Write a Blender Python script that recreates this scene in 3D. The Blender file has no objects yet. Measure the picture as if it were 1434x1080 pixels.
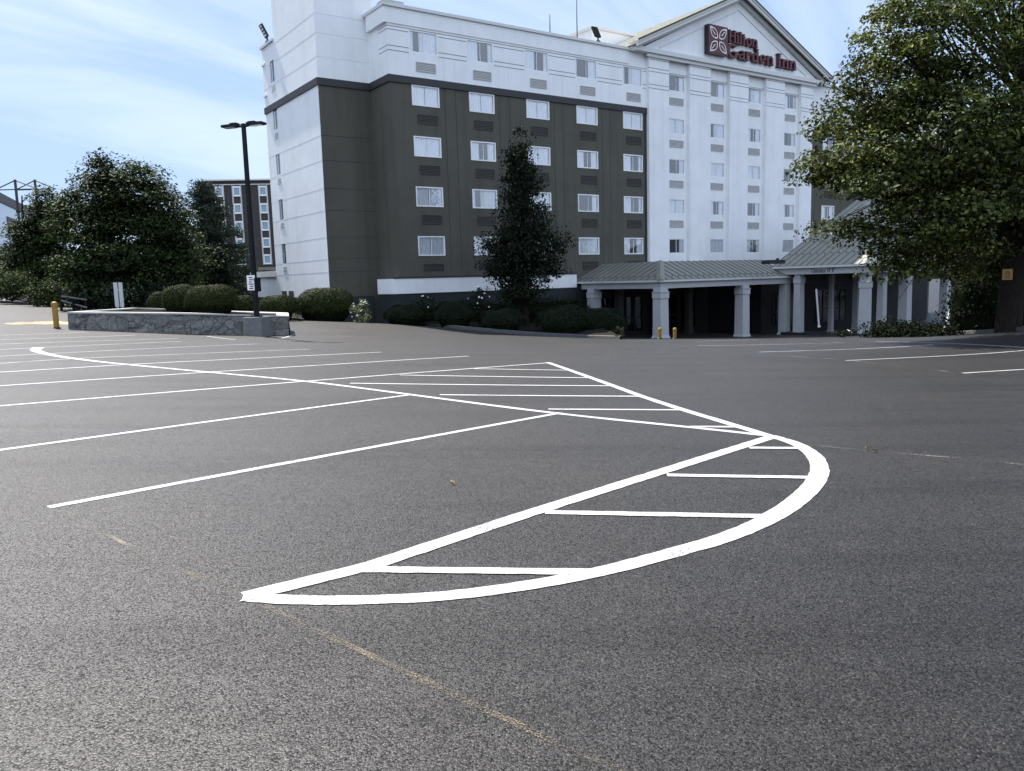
import bpy, bmesh, math, random
import numpy as np
from mathutils import Vector, Matrix

# ------------------------------------------------------------------ camera, sky, sun, exposure
scene = bpy.context.scene
COL = scene.collection
RAD = math.radians
FPX, CX, CY = 1125.22, 717.0, 540.0            # focal length and centre in photo pixels (1434 x 1080)
PITCH, ROLL, EYE = RAD(7.4918), RAD(1.63858), 1.6
cp, sp, cr, sr = math.cos(PITCH), math.sin(PITCH), math.cos(ROLL), math.sin(ROLL)
FW = np.array([0, cp, -sp]); _ri = np.array([1., 0, 0]); _dn = np.array([0, -sp, -cp])
RT = cr * _ri + sr * _dn; DN = -sr * _ri + cr * _dn
cam_d = bpy.data.cameras.new("camera"); cam = bpy.data.objects.new("camera", cam_d); COL.objects.link(cam)
cam_d.sensor_fit = 'HORIZONTAL'; cam_d.sensor_width = 36.0; cam_d.lens = 36.0 * FPX / 1434.0
cam_d.clip_start = 0.05; cam_d.clip_end = 6000
cam.matrix_world = Matrix(((RT[0], -DN[0], -FW[0], 0), (RT[1], -DN[1], -FW[1], 0), (RT[2], -DN[2], -FW[2], EYE), (0, 0, 0, 1)))
scene.camera = cam

SUN_EL, SUN_BEAR = RAD(56), RAD(-38)           # bearing measured from +Y towards +X
sun_dir = Vector((math.sin(SUN_BEAR) * math.cos(SUN_EL), math.cos(SUN_BEAR) * math.cos(SUN_EL), math.sin(SUN_EL)))
sd = bpy.data.lights.new("sun", 'SUN'); sd.energy = 5.0; sd.angle = RAD(0.53); sd.color = (1.0, 0.95, 0.87)
sun = bpy.data.objects.new("sun", sd); COL.objects.link(sun)
sun.rotation_euler = sun_dir.to_track_quat('Z', 'Y').to_euler(); sun.location = (-30, 40, 60)

world = bpy.data.worlds.new("World"); scene.world = world; world.use_nodes = True
wt = world.node_tree; wt.nodes.clear()
def wn(t, **k):
    n = wt.nodes.new(t)
    for a, b in k.items(): setattr(n, a, b)
    return n
wo = wn('ShaderNodeOutputWorld'); wb = wn('ShaderNodeBackground'); wb.inputs['Strength'].default_value = 0.105
sky = wn('ShaderNodeTexSky', sky_type='NISHITA', sun_disc=False)
sky.sun_elevation = SUN_EL; sky.sun_rotation = SUN_BEAR; sky.air_density = 1.0; sky.dust_density = 0.6; sky.ozone_density = 2.0; sky.altitude = 50
tc = wn('ShaderNodeTexCoord'); sep = wn('ShaderNodeSeparateXYZ'); wt.links.new(tc.outputs['Generated'], sep.inputs[0])
zz = wn('ShaderNodeMath', operation='MAXIMUM'); zz.inputs[1].default_value = 0.0; wt.links.new(sep.outputs['Z'], zz.inputs[0])
za = wn('ShaderNodeMath', operation='ADD'); za.inputs[1].default_value = 0.12; wt.links.new(zz.outputs[0], za.inputs[0])
dx = wn('ShaderNodeMath', operation='DIVIDE'); wt.links.new(sep.outputs['X'], dx.inputs[0]); wt.links.new(za.outputs[0], dx.inputs[1])
dy = wn('ShaderNodeMath', operation='DIVIDE'); wt.links.new(sep.outputs['Y'], dy.inputs[0]); wt.links.new(za.outputs[0], dy.inputs[1])
cmb = wn('ShaderNodeCombineXYZ'); wt.links.new(dx.outputs[0], cmb.inputs[0]); wt.links.new(dy.outputs[0], cmb.inputs[1])
mp = wn('ShaderNodeMapping'); mp.vector_type = 'TEXTURE'; mp.inputs['Rotation'].default_value = (0, 0, RAD(58)); mp.inputs['Scale'].default_value = (2.6, 0.85, 1); mp.inputs['Location'].default_value = (2.3, 0.6, 0)
wt.links.new(cmb.outputs[0], mp.inputs[0])
cn = wn('ShaderNodeTexNoise'); cn.inputs['Scale'].default_value = 0.9; cn.inputs['Detail'].default_value = 6; cn.inputs['Roughness'].default_value = 0.55; cn.inputs['Distortion'].default_value = 0.8
wt.links.new(mp.outputs[0], cn.inputs['Vector'])
crp = wn('ShaderNodeValToRGB'); crp.color_ramp.elements[0].position = 0.44; crp.color_ramp.elements[0].color = (0, 0, 0, 1)
crp.color_ramp.elements[1].position = 0.72; crp.color_ramp.elements[1].color = (0.85, 0.85, 0.85, 1)
wt.links.new(cn.outputs['Fac'], crp.inputs[0])
mixc = wn('ShaderNodeMixRGB'); mixc.inputs['Color2'].default_value = (3.7, 4.25, 5.0, 1)
# roll off the very bright rim of the sky near the horizon
kv = wn('ShaderNodeVectorMath', operation='DIVIDE'); kv.inputs[1].default_value = (1.5, 2.3, 4.2); wt.links.new(sky.outputs[0], kv.inputs[0])
k1 = wn('ShaderNodeVectorMath', operation='ADD'); k1.inputs[1].default_value = (1, 1, 1); wt.links.new(kv.outputs[0], k1.inputs[0])
k2 = wn('ShaderNodeVectorMath', operation='DIVIDE'); wt.links.new(sky.outputs[0], k2.inputs[0]); wt.links.new(k1.outputs[0], k2.inputs[1])
k3 = wn('ShaderNodeVectorMath', operation='MULTIPLY'); k3.inputs[1].default_value = (1.92, 1.76, 1.6); wt.links.new(k2.outputs[0], k3.inputs[0])
wt.links.new(crp.outputs[0], mixc.inputs['Fac']); wt.links.new(k3.outputs[0], mixc.inputs['Color1'])
# unseen bright cloud bank added behind the camera to lift the shaded walls
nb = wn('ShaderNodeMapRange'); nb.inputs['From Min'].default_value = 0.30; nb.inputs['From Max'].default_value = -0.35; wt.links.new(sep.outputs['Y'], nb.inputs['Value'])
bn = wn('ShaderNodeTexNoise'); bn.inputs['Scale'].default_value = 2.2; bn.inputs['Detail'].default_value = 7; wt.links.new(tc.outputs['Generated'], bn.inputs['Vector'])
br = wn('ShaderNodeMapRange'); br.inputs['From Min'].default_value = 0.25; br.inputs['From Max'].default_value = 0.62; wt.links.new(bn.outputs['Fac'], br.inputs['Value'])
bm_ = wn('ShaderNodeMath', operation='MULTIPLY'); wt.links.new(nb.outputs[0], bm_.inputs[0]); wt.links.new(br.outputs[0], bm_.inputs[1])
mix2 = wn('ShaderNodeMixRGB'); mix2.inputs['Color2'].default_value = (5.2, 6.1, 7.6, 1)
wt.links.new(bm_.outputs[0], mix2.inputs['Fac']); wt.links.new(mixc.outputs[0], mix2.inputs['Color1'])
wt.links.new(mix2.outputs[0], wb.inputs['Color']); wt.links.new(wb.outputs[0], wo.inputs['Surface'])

scene.render.engine = 'CYCLES'
scene.view_settings.view_transform = 'Standard'; scene.view_settings.look = 'None'
scene.view_settings.exposure = 1.31; scene.view_settings.gamma = 1.0

# ------------------------------------------------------------------ materials
MATS = {}
def mat(name, color, rough=0.7, var=0.12, scale=6.0, spec=0.4, bump=0.0, metallic=0.0, detail=5, stretch=None, bump_scale=None, dist=0.02, streak=0.0):
    if name in MATS: return MATS[name]
    m = bpy.data.materials.new(name); m.use_nodes = True; t = m.node_tree
    b = t.nodes['Principled BSDF']; b.inputs['Roughness'].default_value = rough
    b.inputs['Specular IOR Level'].default_value = spec; b.inputs['Metallic'].default_value = metallic
    co = t.nodes.new('ShaderNodeTexCoord'); mpn = t.nodes.new('ShaderNodeMapping'); t.links.new(co.outputs['Object'], mpn.inputs[0])
    if stretch: mpn.inputs['Scale'].default_value = stretch
    n = t.nodes.new('ShaderNodeTexNoise'); n.inputs['Scale'].default_value = scale; n.inputs['Detail'].default_value = detail; n.inputs['Roughness'].default_value = 0.6
    t.links.new(mpn.outputs[0], n.inputs['Vector'])
    r = t.nodes.new('ShaderNodeValToRGB'); c = Vector(color)
    r.color_ramp.elements[0].position = 0.3; r.color_ramp.elements[1].position = 0.7
    r.color_ramp.elements[0].color = (*(c * (1 - var)), 1); r.color_ramp.elements[1].color = (*(c * (1 + var)), 1)
    t.links.new(n.outputs['Fac'], r.inputs[0]); t.links.new(r.outputs[0], b.inputs['Base Color'])
    if streak:
        ms_ = t.nodes.new('ShaderNodeMapping'); ms_.inputs['Scale'].default_value = (2.2, 2.2, 0.10); t.links.new(co.outputs['Object'], ms_.inputs[0])
        ns = t.nodes.new('ShaderNodeTexNoise'); ns.inputs['Scale'].default_value = 1.0; ns.inputs['Detail'].default_value = 7; t.links.new(ms_.outputs[0], ns.inputs['Vector'])
        rs = t.nodes.new('ShaderNodeValToRGB'); rs.color_ramp.elements[0].position = 0.32; rs.color_ramp.elements[1].position = 0.5
        rs.color_ramp.elements[0].color = (1 - streak, 1 - streak, 1 - streak * 1.1, 1); rs.color_ramp.elements[1].color = (1, 1, 1, 1); t.links.new(ns.outputs['Fac'], rs.inputs[0])
        mm = t.nodes.new('ShaderNodeMixRGB'); mm.blend_type = 'MULTIPLY'; mm.inputs[0].default_value = 1
        t.links.new(r.outputs[0], mm.inputs[1]); t.links.new(rs.outputs[0], mm.inputs[2]); t.links.new(mm.outputs[0], b.inputs['Base Color'])
    if bump:
        n2 = t.nodes.new('ShaderNodeTexNoise'); n2.inputs['Scale'].default_value = bump_scale or scale * 8; n2.inputs['Detail'].default_value = 4
        t.links.new(mpn.outputs[0], n2.inputs['Vector'])
        bp = t.nodes.new('ShaderNodeBump'); bp.inputs['Strength'].default_value = bump; bp.inputs['Distance'].default_value = dist
        t.links.new(n2.outputs['Fac'], bp.inputs['Height']); t.links.new(bp.outputs[0], b.inputs['Normal'])
    MATS[name] = m; return m

def asphalt_mat():
    m = bpy.data.materials.new('asphalt'); m.use_nodes = True; t = m.node_tree; L = t.links.new
    b = t.nodes['Principled BSDF']
    def N(k, **kw):
        n = t.nodes.new(k)
        for a, v in kw.items():
            if a in n.inputs: n.inputs[a].default_value = v
            else: setattr(n, a, v)
        return n
    def ramp(src, *stops):
        r = N('ShaderNodeValToRGB'); e = r.color_ramp.elements
        while len(e) < len(stops): e.new(0.5)
        for k, (p, c) in enumerate(stops): e[k].position = p; e[k].color = (*((c,) * 3 if not hasattr(c, '__len__') else c), 1)
        L(src, r.inputs[0]); return r.outputs[0]
    def mul(a, c):
        x = N('ShaderNodeMixRGB', blend_type='MULTIPLY'); x.inputs[0].default_value = 1; L(a, x.inputs[1]); L(c, x.inputs[2]); return x.outputs[0]
    co = N('ShaderNodeTexCoord').outputs['Object']
    vo = N('ShaderNodeTexVoronoi', Scale=135.0); L(co, vo.inputs['Vector'])
    sc = N('ShaderNodeSeparateColor'); L(vo.outputs['Color'], sc.inputs[0])
    fine = N('ShaderNodeTexNoise', Scale=340.0, Detail=3.0); L(co, fine.inputs['Vector'])
    big = N('ShaderNodeTexNoise', Scale=0.45, Detail=8.0, Roughness=0.65); L(co, big.inputs['Vector'])
    mid = N('ShaderNodeTexNoise', Scale=6.0, Detail=6.0, Roughness=0.7); L(co, mid.inputs['Vector'])
    col = ramp(sc.outputs[0], (0.0, (0.003, 0.003, 0.0033)), (0.55, (0.008, 0.0078, 0.008)), (0.9, (0.019, 0.0185, 0.018)), (1.0, (0.042, 0.040, 0.037)))
    col = mul(col, ramp(big.outputs['Fac'], (0.30, (0.78, 0.79, 0.82)), (0.72, (1.28, 1.22, 1.18))))
    col = mul(col, ramp(mid.outputs['Fac'], (0.35, 0.8), (0.65, 1.2)))
    mp1 = N('ShaderNodeMapping'); mp1.inputs['Rotation'].default_value = (0, 0, RAD(40)); mp1.inputs['Scale'].default_value = (0.12, 1.6, 1); L(co, mp1.inputs[0])
    st = N('ShaderNodeTexNoise', Scale=1.0, Detail=6.0); L(mp1.outputs[0], st.inputs['Vector'])
    streak = ramp(st.outputs['Fac'], (0.36, 0.86), (0.50, 1.0))
    col = mul(col, streak); L(col, b.inputs['Base Color'])
    rr = N('ShaderNodeMapRange'); rr.inputs['To Min'].default_value = 0.47; rr.inputs['To Max'].default_value = 0.55; b.inputs['Specular Tint'].default_value = (1, .97, .985, 1); b.inputs['Sheen Weight'].default_value = 0.05; b.inputs['Sheen Roughness'].default_value = 0.15; b.inputs['Sheen Tint'].default_value = (1, .97, .97, 1)
    L(big.outputs['Fac'], rr.inputs['Value']); L(rr.outputs[0], b.inputs['Roughness'])
    sp_ = N('ShaderNodeMapRange'); sp_.inputs['To Min'].default_value = 0.06; sp_.inputs['To Max'].default_value = 0.56
    L(sc.outputs[1], sp_.inputs['Value'])
    sm = N('ShaderNodeMath', operation='MULTIPLY'); L(sp_.outputs[0], sm.inputs[0]); L(streak, sm.inputs[1]); L(sm.outputs[0], b.inputs['Specular IOR Level'])
    h1 = N('ShaderNodeMath', operation='MULTIPLY_ADD'); h1.inputs[1].default_value = -0.8; L(vo.outputs['Distance'], h1.inputs[0]); L(sc.outputs[2], h1.inputs[2])
    h2 = N('ShaderNodeMath', operation='MULTIPLY_ADD'); h2.inputs[1].default_value = 0.6; L(fine.outputs['Fac'], h2.inputs[0]); L(h1.outputs[0], h2.inputs[2])
    bp = N('ShaderNodeBump'); bp.inputs['Strength'].default_value = 0.55; bp.inputs['Distance'].default_value = 0.0030
    L(h2.outputs[0], bp.inputs['Height']); L(bp.outputs[0], b.inputs['Normal'])
    return m

def paint_mat(name, color, wear, scale=70, rough=0.55, big=1.0, grain=0.0):
    # thin paint that has come off in specks: wear 0..1 = share of paint gone
    m = bpy.data.materials.new(name); m.use_nodes = True; t = m.node_tree; L = t.links.new
    b = t.nodes['Principled BSDF']; b.inputs['Base Color'].default_value = (*color, 1); b.inputs['Roughness'].default_value = rough
    co = t.nodes.new('ShaderNodeTexCoord')
    n = t.nodes.new('ShaderNodeTexNoise'); n.inputs['Scale'].default_value = scale; n.inputs['Detail'].default_value = 4; n.inputs['Roughness'].default_value = 0.7; L(co.outputs['Object'], n.inputs['Vector'])
    n2 = t.nodes.new('ShaderNodeTexNoise'); n2.inputs['Scale'].default_value = 1.7; n2.inputs['Detail'].default_value = 5; L(co.outputs['Object'], n2.inputs['Vector'])
    a = t.nodes.new('ShaderNodeMath'); a.operation = 'MULTIPLY_ADD'; a.inputs[1].default_value = big; L(n2.outputs['Fac'], a.inputs[0]); L(n.outputs['Fac'], a.inputs[2])
    r = t.nodes.new('ShaderNodeMapRange'); c = 0.5 * (1 + big) - 0.28 + 0.56 * wear
    r.inputs['From Min'].default_value = c - 0.05; r.inputs['From Max'].default_value = c + 0.05; L(a.outputs[0], r.inputs['Value'])
    if grain:
        g1 = t.nodes.new('ShaderNodeTexNoise'); g1.inputs['Scale'].default_value = 48; g1.inputs['Detail'].default_value = 5; g1.inputs['Roughness'].default_value = 0.75; L(co.outputs['Object'], g1.inputs['Vector'])
        g2 = t.nodes.new('ShaderNodeValToRGB'); g2.color_ramp.elements[0].position = 0.34; g2.color_ramp.elements[1].position = 0.52
        g2.color_ramp.elements[0].color = (*[q * (1 - grain) for q in color], 1); g2.color_ramp.elements[1].color = (*color, 1); L(g1.outputs['Fac'], g2.inputs[0]); L(g2.outputs[0], b.inputs['Base Color'])
    tr = t.nodes.new('ShaderNodeBsdfTransparent'); ms = t.nodes.new('ShaderNodeMixShader')
    L(r.outputs[0], ms.inputs[0]); L(tr.outputs[0], ms.inputs[1]); L(b.outputs[0], ms.inputs[2])
    L(ms.outputs[0], t.nodes['Material Output'].inputs['Surface'])
    bp = t.nodes.new('ShaderNodeBump'); bp.inputs['Strength'].default_value = 0.5; bp.inputs['Distance'].default_value = 0.004
    L(n.outputs['Fac'], bp.inputs['Height']); L(bp.outputs[0], b.inputs['Normal'])
    return m

def leaf_mat(name, dark, light, trans=0.35, rough=0.5, spec=0.35):
    m = bpy.data.materials.new(name); m.use_nodes = True; t = m.node_tree; L = t.links.new
    b = t.nodes['Principled BSDF']; b.inputs['Roughness'].default_value = rough; b.inputs['Specular IOR Level'].default_value = spec
    g = t.nodes.new('ShaderNodeNewGeometry'); r = t.nodes.new('ShaderNodeValToRGB')
    r.color_ramp.elements[0].color = (*dark, 1); r.color_ramp.elements[1].color = (*light, 1)
    at_ = t.nodes.new('ShaderNodeAttribute'); at_.attribute_name = 'tone'
    tm = t.nodes.new('ShaderNodeMixRGB'); tm.blend_type = 'MULTIPLY'; tm.inputs[0].default_value = 1
    L(g.outputs['Random Per Island'], r.inputs[0]); L(r.outputs[0], tm.inputs[1]); L(at_.outputs['Fac'], tm.inputs[2]); L(tm.outputs[0], b.inputs['Base Color'])
    tl = t.nodes.new('ShaderNodeBsdfTranslucent'); hs = t.nodes.new('ShaderNodeHueSaturation'); hs.inputs['Value'].default_value = 1.5; hs.inputs['Saturation'].default_value = 1.1
    L(tm.outputs[0], hs.inputs['Color']); L(hs.outputs[0], tl.inputs['Color'])
    ms = t.nodes.new('ShaderNodeMixShader'); ms.inputs[0].default_value = trans
    L(b.outputs[0], ms.inputs[1]); L(tl.outputs[0], ms.inputs[2]); L(ms.outputs[0], t.nodes['Material Output'].inputs['Surface'])
    return m

def glass_mat(name, refl, tint=(0.85, 0.92, 1.0)):
    m = bpy.data.materials.new(name); m.use_nodes = True; t = m.node_tree; L = t.links.new
    t.nodes.remove(t.nodes['Principled BSDF'])
    tr = t.nodes.new('ShaderNodeBsdfTransparent'); tr.inputs[0].default_value = (*tint, 1)
    gl = t.nodes.new('ShaderNodeBsdfGlossy'); gl.inputs['Roughness'].default_value = 0.02; gl.inputs[0].default_value = (0.95, 0.97, 1, 1)
    co = t.nodes.new('ShaderNodeTexCoord'); n = t.nodes.new('ShaderNodeTexNoise'); n.inputs['Scale'].default_value = 1.3; L(co.outputs['Object'], n.inputs['Vector'])
    bp = t.nodes.new('ShaderNodeBump'); bp.inputs['Strength'].default_value = 0.15; bp.inputs['Distance'].default_value = 0.03
    L(n.outputs['Fac'], bp.inputs['Height']); L(bp.outputs[0], gl.inputs['Normal'])
    fr = t.nodes.new('ShaderNodeFresnel'); fr.inputs[0].default_value = 1.5
    ad = t.nodes.new('ShaderNodeMath'); ad.operation = 'ADD'; ad.inputs[1].default_value = refl; L(fr.outputs[0], ad.inputs[0])
    ms = t.nodes.new('ShaderNodeMixShader'); L(ad.outputs[0], ms.inputs[0]); L(tr.outputs[0], ms.inputs[1]); L(gl.outputs[0], ms.inputs[2])
    L(ms.outputs[0], t.nodes['Material Output'].inputs['Surface'])
    return m

def stone_mat():
    m = bpy.data.materials.new('fieldstone'); m.use_nodes = True; t = m.node_tree; L = t.links.new
    b = t.nodes['Principled BSDF']; b.inputs['Roughness'].default_value = 0.85
    co = t.nodes.new('ShaderNodeTexCoord'); nz = t.nodes.new('ShaderNodeTexNoise'); nz.inputs['Scale'].default_value = 3; L(co.outputs['Object'], nz.inputs['Vector'])
    mx = t.nodes.new('ShaderNodeMixRGB'); mx.inputs[0].default_value = 0.3; L(co.outputs['Object'], mx.inputs[1]); L(nz.outputs['Color'], mx.inputs[2])
    v = t.nodes.new('ShaderNodeTexVoronoi'); v.feature = 'DISTANCE_TO_EDGE'; v.inputs['Scale'].default_value = 2.7; L(mx.outputs[0], v.inputs['Vector'])
    v2 = t.nodes.new('ShaderNodeTexVoronoi'); v2.inputs['Scale'].default_value = 2.7; L(mx.outputs[0], v2.inputs['Vector'])
    sc = t.nodes.new('ShaderNodeSeparateColor'); L(v2.outputs['Color'], sc.inputs[0])
    r = t.nodes.new('ShaderNodeValToRGB'); e = r.color_ramp.elements
    e[0].color = (0.12, 0.118, 0.114, 1); e[1].color = (0.175, 0.17, 0.162, 1); L(sc.outputs[0], r.inputs[0])
    n = t.nodes.new('ShaderNodeTexNoise'); n.inputs['Scale'].default_value = 9; n.inputs['Detail'].default_value = 8; L(co.outputs['Object'], n.inputs['Vector'])
    rn = t.nodes.new('ShaderNodeValToRGB'); rn.color_ramp.elements[0].position = 0.3; rn.color_ramp.elements[0].color = (0.6, 0.6, 0.6, 1); rn.color_ramp.elements[1].position = 0.75; rn.color_ramp.elements[1].color = (1.35, 1.3, 1.25, 1)
    L(n.outputs['Fac'], rn.inputs[0])
    m1 = t.nodes.new('ShaderNodeMixRGB'); m1.blend_type = 'MULTIPLY'; m1.inputs[0].default_value = 1; L(r.outputs[0], m1.inputs[1]); L(rn.outputs[0], m1.inputs[2])
    rj = t.nodes.new('ShaderNodeMapRange'); rj.inputs['From Max'].default_value = 0.03; L(v.outputs['Distance'], rj.inputs['Value'])
    m2 = t.nodes.new('ShaderNodeMixRGB'); m2.inputs[1].default_value = (0.075, 0.074, 0.072, 1); L(rj.outputs[0], m2.inputs[0]); L(m1.outputs[0], m2.inputs[2])
    L(m2.outputs[0], b.inputs['Base Color'])
    ad = t.nodes.new('ShaderNodeMath'); ad.operation = 'MULTIPLY_ADD'; ad.inputs[1].default_value = 0.4; L(n.outputs['Fac'], ad.inputs[0]); L(rj.outputs[0], ad.inputs[2])
    bp = t.nodes.new('ShaderNodeBump'); bp.inputs['Strength'].default_value = 0.9; bp.inputs['Distance'].default_value = 0.04; L(ad.outputs[0], bp.inputs['Height']); L(bp.outputs[0], b.inputs['Normal'])
    return m

M = dict(
    asphalt=asphalt_mat(),
    white_paint=paint_mat('white_line_paint', (0.40, 0.40, 0.415), 0.24, 110, big=0.5, grain=0.6),
    thin_paint=paint_mat('thin_white_line_paint', (0.34, 0.34, 0.355), 0.30, 90, big=0.6, grain=0.5),
    old_yellow=paint_mat('worn_yellow_paint', (0.13, 0.10, 0.055), 0.64, 130, big=0.6),
    older_yellow=paint_mat('nearly_gone_yellow_paint', (0.12, 0.095, 0.055), 0.72, 130, big=0.7),
    old_white=paint_mat('worn_white_paint', (0.16, 0.145, 0.135), 0.66, 90, big=.7),
    yellow_patch=paint_mat('yellow_ground_paint', (0.34, 0.21, 0.075), 0.42, 7),
    white_wall=mat('white_stucco', (0.80, 0.805, 0.81), 0.85, 0.05, 0.7, 0.2, 0.25, bump_scale=60, dist=0.006, streak=0.05),
    dark_wall=mat('olive_grey_stucco', (0.091, 0.087, 0.071), 0.85, 0.09, 0.6, 0.25, 0.3, bump_scale=60, dist=0.006, streak=0.14),
    band=mat('dark_band_paint', (0.032, 0.032, 0.034), 0.6, 0.08, 2),
    base_wall=mat('dark_green_base_paint', (0.018, 0.024, 0.026), 0.75, 0.1, 2),
    joint_w=mat('white_wall_joint', (0.60, 0.62, 0.64), 0.9, 0.05),
    groove=mat('groove_shadow_gap', (0.24, 0.25, 0.265), 0.9, 0.05),
    joint_d=mat('dark_wall_joint', (0.035, 0.034, 0.032), 0.9, 0.05),
    frame_w=mat('white_window_frame', (0.78, 0.78, 0.78), 0.5, 0.03),
    frame_g=mat('grey_window_frame', (0.45, 0.46, 0.47), 0.5, 0.05),
    curtain=mat('sheer_curtain', (0.90, 0.91, 0.92), 0.9, 0.04, 3),
    room=mat('room_dark', (0.085, 0.085, 0.09), 0.9, 0.2, 1),
    glass=glass_mat('window_glass', 0.11, (0.95, 0.97, 1.0)), glass_dark=glass_mat('door_glass', 0.05, (0.5, 0.52, 0.5)),
    vent_l=mat('grey_vent', (0.44, 0.435, 0.43), 0.6, 0.08), vent_d=mat('dark_vent', (0.047, 0.044, 0.040), 0.6, 0.1),
    roof=mat('standing_seam_metal', (0.205, 0.205, 0.178), 0.40, 0.07, 1.2, 0.6, metallic=0.25),
    roof_light=mat('pale_seam_metal', (0.46, 0.44, 0.37), 0.45, 0.06, 1.2, 0.4),
    seam=mat('roof_seam_metal', (0.10, 0.098, 0.09), 0.5, 0.08),
    trim=mat('white_trim', (0.62, 0.62, 0.61), 0.6, 0.04, 1.5, bump=0.1),
    column=mat('painted_column', (0.44, 0.445, 0.46), 0.8, 0.06, 2.5, 0.3, 0.2),
    plinth_black=mat('black_plinth', (0.02, 0.02, 0.022), 0.6),
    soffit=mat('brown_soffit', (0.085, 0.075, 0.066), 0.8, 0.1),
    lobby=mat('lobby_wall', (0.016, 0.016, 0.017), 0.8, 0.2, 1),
    red=mat('dark_red_sign', (0.085, 0.012, 0.018), 0.35, 0.1, 3), sign_side=mat('sign_return', (0.03, 0.018, 0.022), 0.4),
    sign_white=mat('sign_white', (0.82, 0.80, 0.80), 0.5, 0.03),
    black=mat('black_metal', (0.007, 0.008, 0.010), 0.5, 0.15, 3, 0.15), lens=mat('lamp_lens', (0.55, 0.57, 0.6), 0.15, 0.04),
    yellow=mat('yellow_bollard_paint', (0.30, 0.165, 0.025), 0.5, 0.14, 8), concrete=mat('concrete', (0.15, 0.148, 0.143), 0.9, 0.18, 5, 0.2, 0.4),
    concrete_top=mat('capstone', (0.40, 0.39, 0.37), 0.9, 0.15, 4, 0.2, 0.4),
    kerb=mat('granite_kerb', (0.09, 0.09, 0.092), 0.85, 0.2, 9, 0.2, 0.3),
    mulch=mat('mulch', (0.018, 0.015, 0.012), 0.95, 0.5, 9, 0.1, 0.9, dist=0.05), stone=stone_mat(),
    bark=mat('bark', (0.024, 0.020, 0.017), 0.95, 0.4, 7, 0.1, 0.9, stretch=(3, 3, 0.5), dist=0.04),
    brick=mat('brown_brick', (0.058, 0.052, 0.050), 0.9, 0.14, 3, 0.15), glass_blue=mat('far_window', (0.16, 0.27, 0.33), 0.12, 0.1, 1, 0.8),
    panel=mat('pale_panel', (0.52, 0.62, 0.72), 0.25, 0.05, 0.4, 0.6), brownband=mat('brown_cladding', (0.13, 0.11, 0.11), 0.7, 0.1),
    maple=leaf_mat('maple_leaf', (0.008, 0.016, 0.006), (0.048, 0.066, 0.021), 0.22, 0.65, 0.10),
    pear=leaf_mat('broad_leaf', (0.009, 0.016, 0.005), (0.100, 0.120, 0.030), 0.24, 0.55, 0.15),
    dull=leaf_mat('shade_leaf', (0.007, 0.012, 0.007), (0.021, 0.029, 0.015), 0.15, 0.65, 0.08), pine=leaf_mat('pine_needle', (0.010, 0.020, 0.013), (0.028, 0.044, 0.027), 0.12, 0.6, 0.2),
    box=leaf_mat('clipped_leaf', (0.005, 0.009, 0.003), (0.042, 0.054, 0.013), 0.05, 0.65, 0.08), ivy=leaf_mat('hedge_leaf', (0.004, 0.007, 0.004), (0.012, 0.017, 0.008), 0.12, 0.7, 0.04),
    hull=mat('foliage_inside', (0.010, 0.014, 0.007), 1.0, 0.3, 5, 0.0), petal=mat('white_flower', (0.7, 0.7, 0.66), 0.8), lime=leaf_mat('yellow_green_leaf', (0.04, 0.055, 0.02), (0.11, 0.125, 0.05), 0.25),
    deadleaf=mat('fallen_leaf', (0.17, 0.11, 0.05), 0.8, 0.3, 30),
    warnsign=mat('yellow_sign_face', (0.30, 0.16, 0.02), 0.5, 0.05), rock=mat('pale_rock', (0.33, 0.32, 0.31), 0.9, 0.25, 6, bump=0.5),
)

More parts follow.
